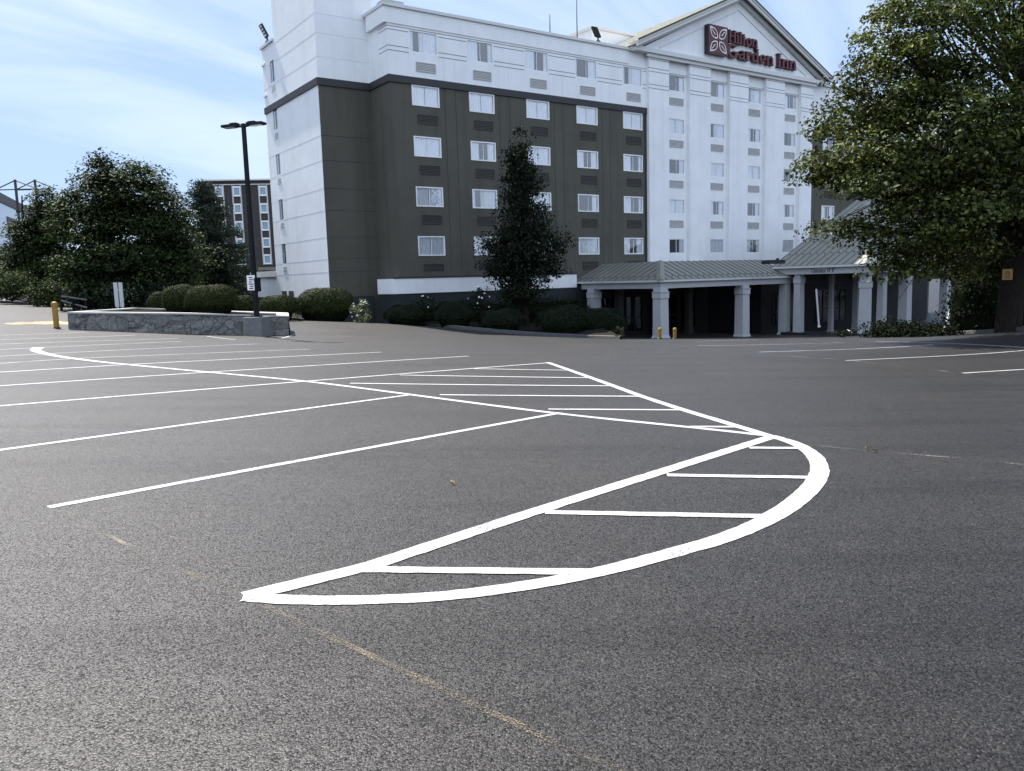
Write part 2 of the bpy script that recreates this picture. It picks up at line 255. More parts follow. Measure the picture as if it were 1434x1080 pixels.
# ------------------------------------------------------------------ helpers
def tag(o, label=None, cat=None, group=None, kind=None):
    if label: o['label'] = label
    if cat: o['category'] = cat
    if group: o['group'] = group
    if kind: o['kind'] = kind
    return o
def empty(name, loc=(0, 0, 0), rz=0.0):
    o = bpy.data.objects.new(name, None); COL.objects.link(o); o.location = loc; o.rotation_euler = (0, 0, rz); o.empty_display_size = 0.3
    return o
class MB:
    """collects faces (with material slots) and links them as one mesh object"""
    def __init__(s): s.v = []; s.f = []; s.mi = []; s.mats = []
    def slot(s, m):
        if m is None: return 0
        if m not in s.mats: s.mats.append(m)
        return s.mats.index(m)
    def poly(s, pts, m=None):
        i = len(s.v); s.v += [tuple(p) for p in pts]; s.f.append(tuple(range(i, i + len(pts)))); s.mi.append(s.slot(m))
    def box(s, x0, x1, y0, y1, z0, z1, m=None, skip=''):
        i = len(s.v)
        s.v += [(x0, y0, z0), (x1, y0, z0), (x1, y1, z0), (x0, y1, z0), (x0, y0, z1), (x1, y0, z1), (x1, y1, z1), (x0, y1, z1)]
        for k, q in (('b', (0, 3, 2, 1)), ('t', (4, 5, 6, 7)), ('f', (0, 1, 5, 4)), ('r', (1, 2, 6, 5)), ('k', (2, 3, 7, 6)), ('l', (3, 0, 4, 7))):
            if k in skip: continue
            s.f.append(tuple(i + a for a in q)); s.mi.append(s.slot(m))
    def prism(s, pts, off, m=None):
        """closed polygon pts (3-D, planar) swept along vector off"""
        n = len(pts); a = len(s.v); s.v += [tuple(p) for p in pts]; s.v += [tuple(np.array(p) + np.array(off)) for p in pts]
        s.f.append(tuple(range(a + n - 1, a - 1, -1))); s.mi.append(s.slot(m)); s.f.append(tuple(range(a + n, a + 2 * n))); s.mi.append(s.slot(m))
        for k in range(n):
            j = (k + 1) % n; s.f.append((a + k, a + j, a + n + j, a + n + k)); s.mi.append(s.slot(m))
    def tube(s, pts, rad, seg=8, m=None, cap=True):
        pts = [Vector(p) for p in pts]; rings = []
        up = Vector((0.31, 0.17, 0.93))
        for k, p in enumerate(pts):
            d = (pts[min(k + 1, len(pts) - 1)] - pts[max(k - 1, 0)]).normalized()
            a = d.cross(up)
            if a.length < 1e-3: a = d.cross(Vector((1, 0, 0)))
            a.normalize(); b = d.cross(a); r = rad[k] if hasattr(rad, '__len__') else rad
            rings.append([len(s.v) + j for j in range(seg)])
            for j in range(seg):
                t = 2 * math.pi * j / seg; s.v.append(tuple(p + a * (math.cos(t) * r) + b * (math.sin(t) * r)))
        for k in range(len(pts) - 1):
            for j in range(seg):
                jj = (j + 1) % seg; s.f.append((rings[k][j], rings[k][jj], rings[k + 1][jj], rings[k + 1][j])); s.mi.append(s.slot(m))
        if cap:
            s.f.append(tuple(reversed(rings[0]))); s.mi.append(s.slot(m)); s.f.append(tuple(rings[-1])); s.mi.append(s.slot(m))
    def lathe(s, prof, seg=16, m=None, c=(0, 0)):
        rings = []
        for r, z in prof:
            rings.append(len(s.v))
            for j in range(seg):
                t = 2 * math.pi * j / seg; s.v.append((c[0] + r * math.cos(t), c[1] + r * math.sin(t), z))
        for k in range(len(prof) - 1):
            for j in range(seg):
                jj = (j + 1) % seg; s.f.append((rings[k] + j, rings[k] + jj, rings[k + 1] + jj, rings[k + 1] + j)); s.mi.append(s.slot(m))
        s.f.append(tuple(rings[-1] + j for j in range(seg))); s.mi.append(s.slot(m))
    def frustum(s, z0, z1, a0, b0, a1, b1, m=None, c=(0, 0)):
        i = len(s.v)
        for z, a, b in ((z0, a0, b0), (z1, a1, b1)):
            s.v += [(c[0] - a, c[1] - b, z), (c[0] + a, c[1] - b, z), (c[0] + a, c[1] + b, z), (c[0] - a, c[1] + b, z)]
        for q in ((0, 3, 2, 1), (4, 5, 6, 7), (0, 1, 5, 4), (1, 2, 6, 5), (2, 3, 7, 6), (3, 0, 4, 7)):
            s.f.append(tuple(i + k for k in q)); s.mi.append(s.slot(m))
    def build(s, name, m=None, parent=None, smooth=False, bevel=0.0):
        me = bpy.data.meshes.new(name); me.from_pydata(s.v, [], s.f)
        if m is not None and not s.mats: me.materials.append(m)
        for k in s.mats: me.materials.append(k)
        if s.mats: me.polygons.foreach_set('material_index', s.mi)
        if smooth: me.polygons.foreach_set('use_smooth', [True] * len(me.polygons))
        me.update()
        o = bpy.data.objects.new(name, me); COL.objects.link(o)
        if parent is not None: o.parent = parent
        if bevel:
            bv = o.modifiers.new('bevel', 'BEVEL'); bv.width = bevel; bv.segments = 2; bv.limit_method = 'ANGLE'
        return o
def children(o): return [c for c in list(o.children)]
def copy_tree(o, parent=None):
    c = o.copy(); COL.objects.link(c); c.parent = parent
    for ch in children(o): copy_tree(ch, c)
    return c

# ------------------------------------------------------------------ ground heights (thin plate through surveyed points)
def ray(x, y): return FW + (x - CX) / FPX * RT + (y - CY) / FPX * DN
Q = (-0.1232, 0.0306, 0.0804, -0.0864, -0.0800)
def quad(X, Y):
    X = X / 10; Y = Y / 10
    return Q[0] * X + Q[1] * Y + Q[2] * X * X + Q[3] * X * Y + Q[4] * Y * Y
ctrl = []
for X, Y in [(-3, -3), (0, 0), (3, 0), (-4, 4), (0, 4), (4, 4), (-7, 8), (-3, 8), (1, 8), (5, 8), (-10, 12), (-5, 13), (0, 13), (5, 13), (9, 13), (-10, 18), (-5, 18), (0, 19), (4, 19), (12, 19), (-17, 31), (-12, 29.5), (-8.5, 30.8), (-4, 24), (7, 24), (-18, 22)]:
    ctrl.append((X, Y, quad(X, Y)))
for x, y, D in [(400, 448.5, 40), (520, 452.5, 40), (620, 459, 39.5), (750, 470, 39), (870, 475, 39.5), (1411, 462, 26.5), (0, 416, 62), (60, 424.5, 54), (120, 432, 46), (980, 474.5, 39), (1200, 473, 40), (1300, 470, 36), (1100, 477, 31), (1370, 470, 27)]:
    d = ray(x, y); t = D / d[1]; ctrl.append((t * d[0], D, EYE + t * d[2]))
ctrl += [(8.6, 46, -1.98), (21, 48, -2.28), (30, 52, -2.5), (0, 52, -1.9), (-12, 50, -0.9), (30, 30, -0.9), (20, 10, -0.4), (-40, 40, 1.3), (-25, 10, 0.9), (-60, 85, 2.0), (40, 70, -2.6), (0, 80, -2.0), (-25, 75, 0.3)]
ctrl = np.array(ctrl)
def _phi(r2): return np.where(r2 > 1e-9, 0.5 * r2 * np.log(np.maximum(r2, 1e-9)), 0.0)
_n = len(ctrl); _P = ctrl[:, :2] / 10.0
_K = _phi(((_P[:, None] - _P[None]) ** 2).sum(-1)) + np.eye(_n) * 0.02
_A = np.zeros((_n + 3, _n + 3)); _A[:_n, :_n] = _K; _A[:_n, _n] = 1; _A[:_n, _n + 1:] = _P; _A[_n, :_n] = 1; _A[_n + 1:, :_n] = _P.T
_w = np.linalg.solve(_A, np.concatenate([ctrl[:, 2], np.zeros(3)]))
def ground_z(X, Y):
    X = np.atleast_1d(np.asarray(X, float)); Y = np.atleast_1d(np.asarray(Y, float))
    r = np.hypot(X, Y - 30); k = np.minimum(1.0, 62.0 / np.maximum(r, 1e-6)); X = X * k; Y = 30 + (Y - 30) * k
    p = np.stack([X, Y], -1) / 10.0
    ph = _phi(((p[:, None] - _P[None]) ** 2).sum(-1))
    return ph @ _w[:_n] + _w[_n] + p @ _w[_n + 1:]
def gz(X, Y): return float(ground_z(X, Y)[0])
def hit(x, y, tmax=75.0):
    d = ray(x, y); ts = np.linspace(1, tmax, 900)
    g = EYE + ts * d[2] - ground_z(ts * d[0], ts * d[1]); i = np.where(g <= 0)[0]
    if len(i) == 0 or i[0] == 0: t = tmax
    else:
        a, b = i[0] - 1, i[0]; t = ts[a] + (ts[b] - ts[a]) * g[a] / (g[a] - g[b])
    return np.array([t * d[0], t * d[1]])
def at(x, y, D):
    d = ray(x, y); t = D / d[1]; return np.array([t * d[0], D, EYE + t * d[2]])

def make_ground():
    xs = np.concatenate([[-2500, -1200, -600, -300, -150], np.arange(-90, -24, 2.0), np.arange(-24, 24, 0.5), np.arange(24, 91, 2.0), [150, 300, 600, 1200, 2500]])
    ys = np.concatenate([[-600, -200, -60, -20], np.arange(-8, 44, 0.5), np.arange(44, 110, 2.0), [150, 250, 450, 900, 1800, 3500]])
    X, Y = np.meshgrid(xs, ys); Z = ground_z(X.ravel(), Y.ravel())
    n = len(xs); v = np.stack([X.ravel(), Y.ravel(), Z], -1).tolist()
    f = [(j * n + i, j * n + i + 1, (j + 1) * n + i + 1, (j + 1) * n + i) for j in range(len(ys) - 1) for i in range(n - 1)]
    me = bpy.data.meshes.new('ground'); me.from_pydata(v, [], f); me.materials.append(M['asphalt'])
    me.polygons.foreach_set('use_smooth', [True] * len(f)); me.update()
    o = bpy.data.objects.new('ground', me); COL.objects.link(o); tag(o, kind='structure')
make_ground()

# ------------------------------------------------------------------ painted markings
def resample(P, step=0.2):
    out = [P[0]]
    for a, b in zip(P[:-1], P[1:]):
        n = max(1, int(np.linalg.norm(b - a) / step))
        out += [a + (b - a) * k / n for k in range(1, n + 1)]
    return np.array(out)
def smooth(P, it=3):
    for _ in range(it):
        N = [P[0]]
        for a, b in zip(P[:-1], P[1:]): N += [a * .75 + b * .25, a * .25 + b * .75]
        N.append(P[-1]); P = np.array(N)
    return P
def strip(px, w, m, layer=1, curve=False, name='painted_line', world=None):
    P = np.array([hit(*p) for p in px]) if world is None else np.array(world)
    if curve: P = smooth(P, 3)
    W = None
    if hasattr(w, '__len__'):
        L0 = np.concatenate([[0], np.cumsum(np.linalg.norm(np.diff(P, axis=0), axis=1))]); 
    P = resample(P, 0.07 if np.hypot(*P[0]) < 14 else 0.2)
    if hasattr(w, '__len__'):
        s = np.concatenate([[0], np.cumsum(np.linalg.norm(np.diff(P, axis=0), axis=1))]); W = np.interp(s / s[-1], np.linspace(0, 1, len(w)), w)
    else: W = np.full(len(P), w)
    T = np.gradient(P, axis=0); T /= np.maximum(np.linalg.norm(T, axis=1), 1e-6)[:, None]; N = np.stack([-T[:, 1], T[:, 0]], -1)
    er = np.random.default_rng(len(P)); A = P + N * (W / 2 + er.normal(size=len(P)) * .0022)[:, None]; B = P - N * (W / 2 + er.normal(size=len(P)) * .0022)[:, None]
    za = ground_z(A[:, 0], A[:, 1]) + 0.003 + 0.0008 * layer; zb = ground_z(B[:, 0], B[:, 1]) + 0.003 + 0.0008 * layer
    mb = MB()
    for i in range(len(P)): mb.v += [(A[i, 0], A[i, 1], za[i]), (B[i, 0], B[i, 1], zb[i])]
    for i in range(len(P) - 1): mb.f.append((2 * i + 1, 2 * i + 3, 2 * i + 2, 2 * i)); mb.mi.append(0)
    o = mb.build(name, m); tag(o, kind='structure'); return o
WP, TP = M['white_paint'], M['thin_paint']
for p in [[(68, 711), (785, 578.5)], [(-120, 647), (580, 552.5)], [(-100, 577), (422, 534.7), (766.8, 508.5)], [(-80, 546), (300, 521), (656.6, 499)], [(-80, 526.5), (200, 509.6), (534, 493.4)]]:
    strip(p, 0.088, WP, 1)
for p in [[(-60, 513.2), (110, 502), (433.5, 489.2)], [(-60, 502.6), (361, 481.8)], [(-60, 493), (254, 478.5)], [(-60, 484.5), (250, 474)], [(-60, 478), (190, 469.5)], [(-60, 471.5), (120, 465.5)]]:
    strip(p, 0.08, TP, 1)
strip([(54, 487), (49, 489.6), (52, 492.8), (75, 498.3), (110, 503.3), (150, 508.1), (200, 512.8), (284, 520.8), (430, 533.8), (575, 553), (780, 580), (960, 598), (1075, 610.5)], [0.26, 0.17, 0.125, 0.115, 0.11, 0.11], WP, 2, True)
strip([(767, 508), (900, 556), (960, 575.5), (1080, 612)], 0.125, WP, 3)
for a, b in [((664, 516.8), (795, 519)), ((560, 525.7), (826, 529.6)), ((490, 537.2), (865, 541.0)), ((616, 553.4), (905, 555.6)), ((768, 573.6), (957, 574.6)), ((966, 598), (1030, 598.4))]:
    strip([a, b], 0.094, WP, 4)
strip([(343, 836.5), (520, 793), (740, 720), (930, 660), (1085, 611)], 0.135, WP, 3)
strip([(344, 836.8), (400, 841.0), (487, 842), (604, 838), (722, 824), (843.7, 801.5), (927.4, 779), (1019, 753.5), (1078, 727.4), (1111.5, 705.6), (1136.6, 683.8), (1146.6, 667), (1148.6, 656), (1144, 643), (1131, 630.5), (1112, 620.5), (1080, 611)], [.115, .12, .13, .145, .155, .155, .145, .13], WP, 2, True)
for a, b in [((500, 798.3), (845, 802)), ((764, 718.2), (1080, 724)), ((934, 666.1), (1142, 669.5)), ((1049, 627.7), (1118, 628.2))]:
    strip([a, b], 0.094, WP, 4)
strip([(340, 838), (362, 836.2)], 0.10, WP, 5)
for p in [[(977, 484.4), (1180, 480)], [(1063, 493.3), (1308, 483)], [(1225, 478.6), (1434, 486.8), (1500, 489)], [(1184.6, 505.2), (1434, 491), (1520, 487)], [(1348, 522.9), (1434, 517.6), (1550, 511)], [(975, 478.2), (1060, 475.8)], [(394, 474), (411, 468.7)], [(289, 471), (330, 476)]]:
    strip(p, 0.09, TP, 1)
strip([(80, 716), (180, 764), (285, 812), (345, 836)], 0.03, M['older_yellow'], 0)
strip([(372, 849), (500, 910), (640, 975), (760, 1032), (900, 1095)], 0.035, M['old_yellow'], 0)
strip([(1130, 623), (1210, 631), (1320, 640), (1434, 651)], 0.035, M['old_white'], 0)
strip([(1080, 497), (1180, 504), (1330, 521)], 0.10, M['old_white'], 0)
strip([(12, 454), (40, 452.5), (97, 452)], [0.5, 1.6, 2.0], M['yellow_patch'], 0)

# ------------------------------------------------------------------ hotel (local axes: x along the front, y to the back, z up)
YAW = RAD(55.4914)
HO = np.array([-4.36645, 46.65577, 0.0]); D1 = np.array([math.sin(YAW), math.cos(YAW), 0]); D2 = np.array([-D1[1], D1[0], 0])
HRZ = math.atan2(D1[1], D1[0])
def on_front(x, y, v=0.0):
    d = ray(x, y); o = HO + v * D2 - np.array([0, 0, EYE]); t = (o @ D2) / (d @ D2); P = t * d; return float((P - HO) @ D1), float(P[2] + EYE)
def on_side(x, y, u):
    d = ray(x, y); o = HO + u * D1 - np.array([0, 0, EYE]); t = (o @ D1) / (d @ D1); P = t * d; return float((P - HO) @ D2), float(P[2] + EYE)
hotel = empty('hotel_building', tuple(HO), HRZ)
tag(hotel, 'six storey hotel with white and dark olive walls and a white gable', 'hotel')
ROWZ = [14.74, 11.896, 9.146, 6.396, 3.646]
MU = [0.0, 3.727, 7.808, 11.726, 15.70]
GU = [on_front(x, 200)[0] for x in (947.3, 1004.1, 1055.6, 1105.2)]
GB0, GB1 = 16.95, 34.95                      # gable block
RU = [37.6, 41.6, 45.6]                       # windows of the dark wing right of the gable
BANDZ, TOPZ, BOT = 12.5, 16.4, -4.0

def facade(mb, a0, a1, z0, z1, holes, P, m, depth=0.16):
    """rectangular wall a0..a1 x z0..z1 with rectangular holes; P(a, z, d) gives the 3-D point, d into the wall"""
    ac = sorted({a0, a1, *[h[0] for h in holes], *[h[1] for h in holes]}); zc = sorted({z0, z1, *[h[2] for h in holes], *[h[3] for h in holes]})
    for i in range(len(ac) - 1):
        for j in range(len(zc) - 1):
            am, zm = (ac[i] + ac[i + 1]) / 2, (zc[j] + zc[j + 1]) / 2
            if any(h[0] < am < h[1] and h[2] < zm < h[3] for h in holes): continue
            mb.poly([P(ac[i], zc[j], 0), P(ac[i + 1], zc[j], 0), P(ac[i + 1], zc[j + 1], 0), P(ac[i], zc[j + 1], 0)], m)
    for h in holes:
        q = [(h[0], h[2]), (h[1], h[2]), (h[1], h[3]), (h[0], h[3])]
        for k in range(4):
            (aa, za), (ab, zb) = q[k], q[(k + 1) % 4]
            mb.poly([P(aa, za, 0), P(ab, zb, 0), P(ab, zb, depth), P(aa, za, depth)], m)
PF = lambda v0: (lambda a, z, d: (a, v0 + d, z))
PS = lambda u0: (lambda a, z, d: (u0 + d, a, z))

WW, WH = 1.72, 1.08
GW, GH = 1.62, 0.98
def hole(u, z, w, h): return (u - w / 2, u + w / 2, z - h / 2, z + h / 2)
# dark lower front and its return
mb = MB()
dh = [hole(u, z, WW, WH) for u in MU for z in ROWZ[1:]]
facade(mb, -2.2, GB0, BOT, BANDZ, dh, PF(0.0), M['dark_wall'])
mb.poly([(-2.2, 0, BOT), (-2.2, 2.46, BOT), (-2.2, 2.46, BANDZ), (-2.2, 0, BANDZ)], M['dark_wall'])
facade(mb, -5.29, -2.2, BOT, BANDZ, [], PF(2.46), M['dark_wall'])
for u in MU:                                          # vertical control joints
    for du in (1.25, 1.95):
        if u + du < GB0 - 0.3: mb.box(u + du - 0.014, u + du + 0.014, -0.004, 0.004, 2.2, BANDZ, M['joint_d'], 'k')
CZ = [on_side(x, y, -5.29)[1] for x, y in ((451, 188.5), (453.5, 223.5), (455.5, 263), (457.5, 294), (459.5, 331.7), (461, 362.6), (462, 380.7))]
for z in CZ: mb.box(-5.28, -2.21, 2.455, 2.47, z - 0.012, z + 0.012, M['joint_d'], 'k')
mb.build('lower_wall', None, hotel)
# dark wing to the right of the gable
mb = MB()
facade(mb, GB1, 54, BOT, BANDZ, [hole(u, z, WW, WH) for u in RU for z in ROWZ[1:]], PF(0.0), M['dark_wall'])
mb.build('lower_wall', None, hotel)
# white top storey
mb = MB()
facade(mb, -2.2, GB0, BANDZ, TOPZ, [hole(u, ROWZ[0], WW, WH + 0.04) for u in MU], PF(0.0), M['white_wall'])
mb.poly([(-2.2, 0, BANDZ), (-2.2, 2.46, BANDZ), (-2.2, 2.46, TOPZ), (-2.2, 0, TOPZ)], M['white_wall'])
for u in MU:
    for du in (1.25, 1.95):
        if u + du < GB0 - 0.3: mb.box(u + du - 0.01, u + du + 0.01, -0.003, 0.004, BANDZ + 0.4, 14.0, M['joint_w'], 'k')
# horizontal grooves run between the windows
def grooves(mb, a, b, v, zs=(15.20, 14.36, 14.12)):
    for k, z in enumerate(zs):
        mb.box(a, b, v - 0.004, v + 0.02, z - 0.022, z + 0.022, M['groove'], 'k')
edges = [-2.2] + [x for u in MU for x in (u - WW / 2 - 0.06, u + WW / 2 + 0.06)] + [GB0]
for i in range(0, len(edges), 2): grooves(mb, edges[i] + 0.01, edges[i + 1] - 0.01, 0.0)
grooves(mb, -2.2, GB0 - 0.02, 0.0, (15.38,))
for z in (15.38, 15.20, 14.36, 14.12): mb.box(-2.204, -2.19, 0.0, 1.1, z - 0.022, z + 0.022, M['groove'], 'r')
mb.box(-2.40, GB0 - 1.6, -0.05, 0.0, 15.52, 16.36, M['white_wall'], '')
mb.box(-2.40, -2.2, 0.0, 2.2, 15.52, 16.36, M['white_wall'], '')
mb.box(-2.3, -1.1, 0.02, 0.9, 16.52, 16.72, M['vent_l'])
mb.build('upper_wall', None, hotel)
mb = MB(); facade(mb, GB1, 54, BANDZ, TOPZ, [hole(u, ROWZ[0], WW, WH + 0.04) for u in RU], PF(0.0), M['white_wall']); mb.build('upper_wall', None, hotel)
mb = MB(); mb.box(-2.46, GB0 - 1.5, -0.16, 0.45, 16.36, 16.52); mb.box(-2.46, -2.0, 0.45, 2.44, 16.36, 16.52); mb.build('parapet_cap', M['trim'], hotel)
mb = MB(); mb.box(GB1 + 1.5, 54, -0.16, 0.45, 16.36, 16.52); mb.build('parapet_cap', M['trim'], hotel)
# the dark band round the building
mb = MB(); mb.box(-2.29, GB0 - 0.003, -0.09, 0.0, 12.46, 12.84); mb.box(-2.29, -2.2, 0.0, 2.37, 12.46, 12.84); mb.box(-5.38, -2.2, 2.37, 2.46, 12.46, 12.84); mb.box(-5.38, -5.29, 2.46, 11.4, 12.46, 12.84)
mb.box(GB0 - 0.16, GB0 - 0.02, -0.05, 0.0, 2.2, 12.46)
mb.build('dark_band', M['band'], hotel)
mb = MB(); mb.box(GB1, 54, -0.09, 0, 12.46, 12.84); mb.build('dark_band', M['band'], hotel)
# white strip and ledge above the dark base
mb = MB()
mb.box(-2.75, 10.3, -0.42, -0.01, 1.0, 1.84, M['white_wall']); mb.box(-2.72, 10.3, -0.46, -0.02, 1.84, 1.93, M['band']); mb.box(-2.2, 10.3, -0.2, -0.01, 1.93, 2.2, M['dark_wall'])
mb.box(-2.75, -2.21, -0.01, 1.6, 1.0, 1.84, M['white_wall'])
mb.build('wainscot', None, hotel)
mb = MB(); mb.box(-2.70, 10.3, -0.36, -0.012, BOT, 1.0); mb.box(-5.32, -2.72, 2.2, 2.455, BOT, 0.92); mb.box(-5.33, -5.295, 2.2, 17.0, BOT, 0.90); mb.box(-2.7, -2.22, -0.012, 1.6, BOT, 0.99); mb.build('base_wall', M['base_wall'], hotel)
# stair tower and end wall
EV = [on_side(379.6, y, -5.29)[0] for y in (100,)][0]
mb = MB()
eh = [(9.32, 10.06, z - 0.62, z + 0.62) for z in ROWZ]
ev = [(9.32, 9.98, z - 1.22, z - 0.84) for z in ROWZ]
facade(mb, 2.46, 11.4, 0.9, TOPZ, eh + ev, PS(-5.29), M['white_wall'], 0.12)
mb.poly([(-5.29, 11.4, BOT), (-5.29, 11.4, TOPZ), (GB0, 11.4, TOPZ), (GB0, 11.4, BOT)], M['white_wall'])
facade(mb, -5.29, -1.86, BANDZ, 20.6, [], PF(2.46), M['white_wall'])
mb.poly([(-5.29, 2.46, TOPZ), (-5.29, 9.1, TOPZ), (-5.29, 9.1, 20.6), (-5.29, 2.46, 20.6)], M['white_wall'])
mb.poly([(-5.29, 9.1, TOPZ), (-1.86, 9.1, TOPZ), (-1.86, 9.1, 20.6), (-5.29, 9.1, 20.6)], M['white_wall'])
mb.poly([(-1.86, 2.46, 12.6), (-1.86, 9.1, 12.6), (-1.86, 9.1, 20.6), (-1.86, 2.46, 20.6)], M['white_wall'])
mb.poly([(-5.29, 2.46, 20.6), (-1.86, 2.46, 20.6), (-1.86, 9.1, 20.6), (-5.29, 9.1, 20.6)], M['white_wall'])
JZ = CZ + [on_side(x, y, -5.29)[1] for x, y in ((441, 16.5), (443, 44), (444, 78))]
for z in JZ:
    segs = [(2.47, 9.1 if z > TOPZ else 11.38)]
    for a, b, c, d in eh + ev:
        if c < z < d: segs = [(2.47, a - 0.02), (b + 0.02, 11.38)]
    for a, b in segs: mb.box(-5.294, -5.28, a, b, z - 0.014, z + 0.014, M['joint_w'], 'r')
    if z > BANDZ + 0.4: mb.box(-5.28, -1.87, 2.456, 2.47, z - 0.013, z + 0.013, M['joint_w'], 'k')
for z0, z1 in ((15.38, 15.52), (13.5, 13.62)): mb.box(-5.36, -5.291, 10.9, 11.47, z0, z1, M['white_wall'])
mb.box(-5.37, -5.297, 9.62, 10.32, 0.93, 1.30, M['vent_d']); mb.box(-5.37, -5.297, 8.35, 9.05, 0.93, 1.30, M['vent_d'])
mb.build('stair_tower', None, hotel)
mb = MB(); mb.box(-5.40, -4.95, 9.12, 11.5, TOPZ, TOPZ + 0.16); mb.build('parapet_cap', M['trim'], hotel)
# low annex at the far end of the end wall
mb = MB(); mb.box(-5.25, 0, 11.42, 16.3, -2, 2.25, M['white_wall']); mb.box(-5.45, 0.2, 11.42, 16.5, 2.25, 2.62, M['trim']); mb.build('annex', None, hotel)
# flat roof and closing walls
mb = MB(); mb.box(-2.19, GB0 + 0.05, 0.02, 11.39, 15.7, 15.9); mb.box(-5.28, -2.19, 9.12, 11.39, 15.7, 15.9); mb.box(GB1 - 0.05, 54, 0.02, 11.39, 15.7, 15.9); mb.build('flat_roof', M['concrete'], hotel)
mb = MB(); mb.poly([(54, 0, BOT), (54, 11.4, BOT), (54, 11.4, TOPZ), (54, 0, TOPZ)]); mb.poly([(GB1, 11.4, BOT), (GB1, 11.4, TOPZ), (54, 11.4, TOPZ), (54, 11.4, BOT)]); mb.build('rear_wall', M['dark_wall'], hotel)
# partitions between the rooms
mb = MB()
for u in (1.86, 5.76, 9.76, 13.7): mb.box(u - 0.05, u + 0.05, 0.3, 5.0, 1.9, 15.6)
for z in (2.05, 5.0, 7.75, 10.5, 13.25): mb.box(-2.1, GB0, 0.35, 5.0, z - 0.1, z + 0.1); mb.box(GB0 + 0.2, GB1 - 0.2, 0.35, 5.0, z - 0.1, z + 0.1)
mb.box(-2.1, 54, 5.0, 5.1, BOT, 15.6)
mb.build('room_partition', M['room'], hotel)

# gable block
mb = MB()
GE = 16.45
gh = [hole(u, z, GW, GH) for u in GU for z in ROWZ]
facade(mb, GB0, GB1, BOT, GE, gh, PF(0.02), M['white_wall'])
for u in (GB0, GB1): mb.poly([(u, 0.02, BOT), (u, 11.4, BOT), (u, 11.4, GE), (u, 0.02, GE)], M['white_wall'])
mb.poly([(GB0, 11.4, BOT), (GB0, 11.4, GE), (GB1, 11.4, GE), (GB1, 11.4, BOT)], M['white_wall'])
PV = -0.27
cuts = [GB0] + [x for u in GU for x in (u - 0.98, u + 1.05)] + [GB1]
for i in range(0, len(cuts), 2):
    mb.box(cuts[i], cuts[i + 1], PV, 0.02, BOT, 16.1, M['white_wall'], 'k'); grooves(mb, cuts[i], cuts[i + 1], PV, (15.98, 15.42, 15.20, 14.36, 14.12))
for u in GU:
    mb.box(u - 0.98, u + 1.05, -0.03, 0.02, 15.33, 15.38, M['groove']); mb.box(u - 0.90, u + 0.97, -0.06, 0.015, ROWZ[0] + GH / 2 + 0.03, ROWZ[0] + GH / 2 + 0.1, M['joint_w'])
mb.build('gable_wall', None, hotel)
AU, AZ = (GB0 + GB1) / 2, 21.35
mb = MB()
mb.prism([(GB0 - 0.6, PV + 0.02, 16.62), (GB1 + 0.6, PV + 0.02, 16.62), (AU, PV + 0.02, AZ - 0.25)], (0, 0.3, 0), M['white_wall'])
for k in (-1, 1):   # thin raised line parallel to the rake
    mb.prism([(AU, PV - 0.02, AZ - 0.85), (AU + k * 8.0, PV - 0.02, AZ - 0.85 - 8.0 * 0.458), (AU + k * 8.0, PV - 0.02, AZ - 0.92 - 8.0 * 0.458), (AU, PV - 0.02, AZ - 0.92)], (0, 0.03, 0), M['joint_w'])
mb.build('pediment', None, hotel)
mb = MB(); mb.box(GB0 - 1.45, GB1 + 1.45, PV - 0.30, PV + 0.3, 16.32, 16.60, M['trim']); mb.box(GB0 - 0.25, GB1 + 0.25, PV - 0.14, PV + 0.01, 16.1, 16.32, M['trim'])
mb.build('cornice', None, hotel)
mb = MB()
EU, EZ = 10.6, 16.58
sl = (AZ - EZ) / EU
for k in (-1, 1):
    a = (AU, -0.95, AZ); b = (AU + k * EU, -0.95, EZ)
    mb.prism([(a[0], a[1], a[2] + 0.26), (b[0], b[1], b[2] + 0.26), (b[0], b[1], b[2] + 0.05), (a[0], a[1], a[2] + 0.05)], (0, 16.0, 0), M['roof_light'])
    for i in range(1, 36):                                # seams
        y = -0.95 + i * 0.45
        mb.prism([(a[0], y, a[2] + 0.30), (b[0], y, b[2] + 0.30), (b[0], y, b[2] + 0.255), (a[0], y, a[2] + 0.255)], (0, 0.03, 0), M['roof_light'])
mb.build('gable_roof', None, hotel)
mb = MB()
for k in (-1, 1):
    mb.prism([(AU, -0.90, AZ + 0.045), (AU + k * EU, -0.90, EZ + 0.045), (AU + k * EU, -0.90, EZ - 0.12), (AU, -0.90, AZ - 0.16)], (0, 0.12, 0), M['trim'])
    mb.prism([(AU, -0.76, AZ + 0.04), (AU + k * EU, -0.76, EZ + 0.04), (AU + k * EU, -0.76, EZ - 0.02), (AU, -0.76, AZ - 0.02)], (0, 0.5, 0), M['soffit'])
    mb.prism([(AU, -0.50, AZ - 0.03), (AU + k * (EU - .3), -0.50, EZ + 0.10), (AU + k * (EU - .3), -0.50, EZ - 0.16), (AU, -0.50, AZ - 0.34)], (0, 0.24, 0), M['trim'])
    mb.prism([(AU, -0.97, AZ + 0.31), (AU + k * EU, -0.97, EZ + 0.31), (AU + k * EU, -0.97, EZ + 0.2), (AU, -0.97, AZ + 0.2)], (0, 0.02, 0), M['vent_d'])
mb.build('rake_trim', None, hotel)
# penthouse box behind the parapet
pu, pz = on_front(829, 36.5, 5.0)
mb = MB(); mb.box(pu, pu + 10, 5.0, 10.8, 15.9, pz - 0.18, M['white_wall']); mb.box(pu - 0.12, pu + 10.1, 4.88, 10.9, pz - 0.18, pz, M['trim']); mb.build('penthouse', None, hotel)

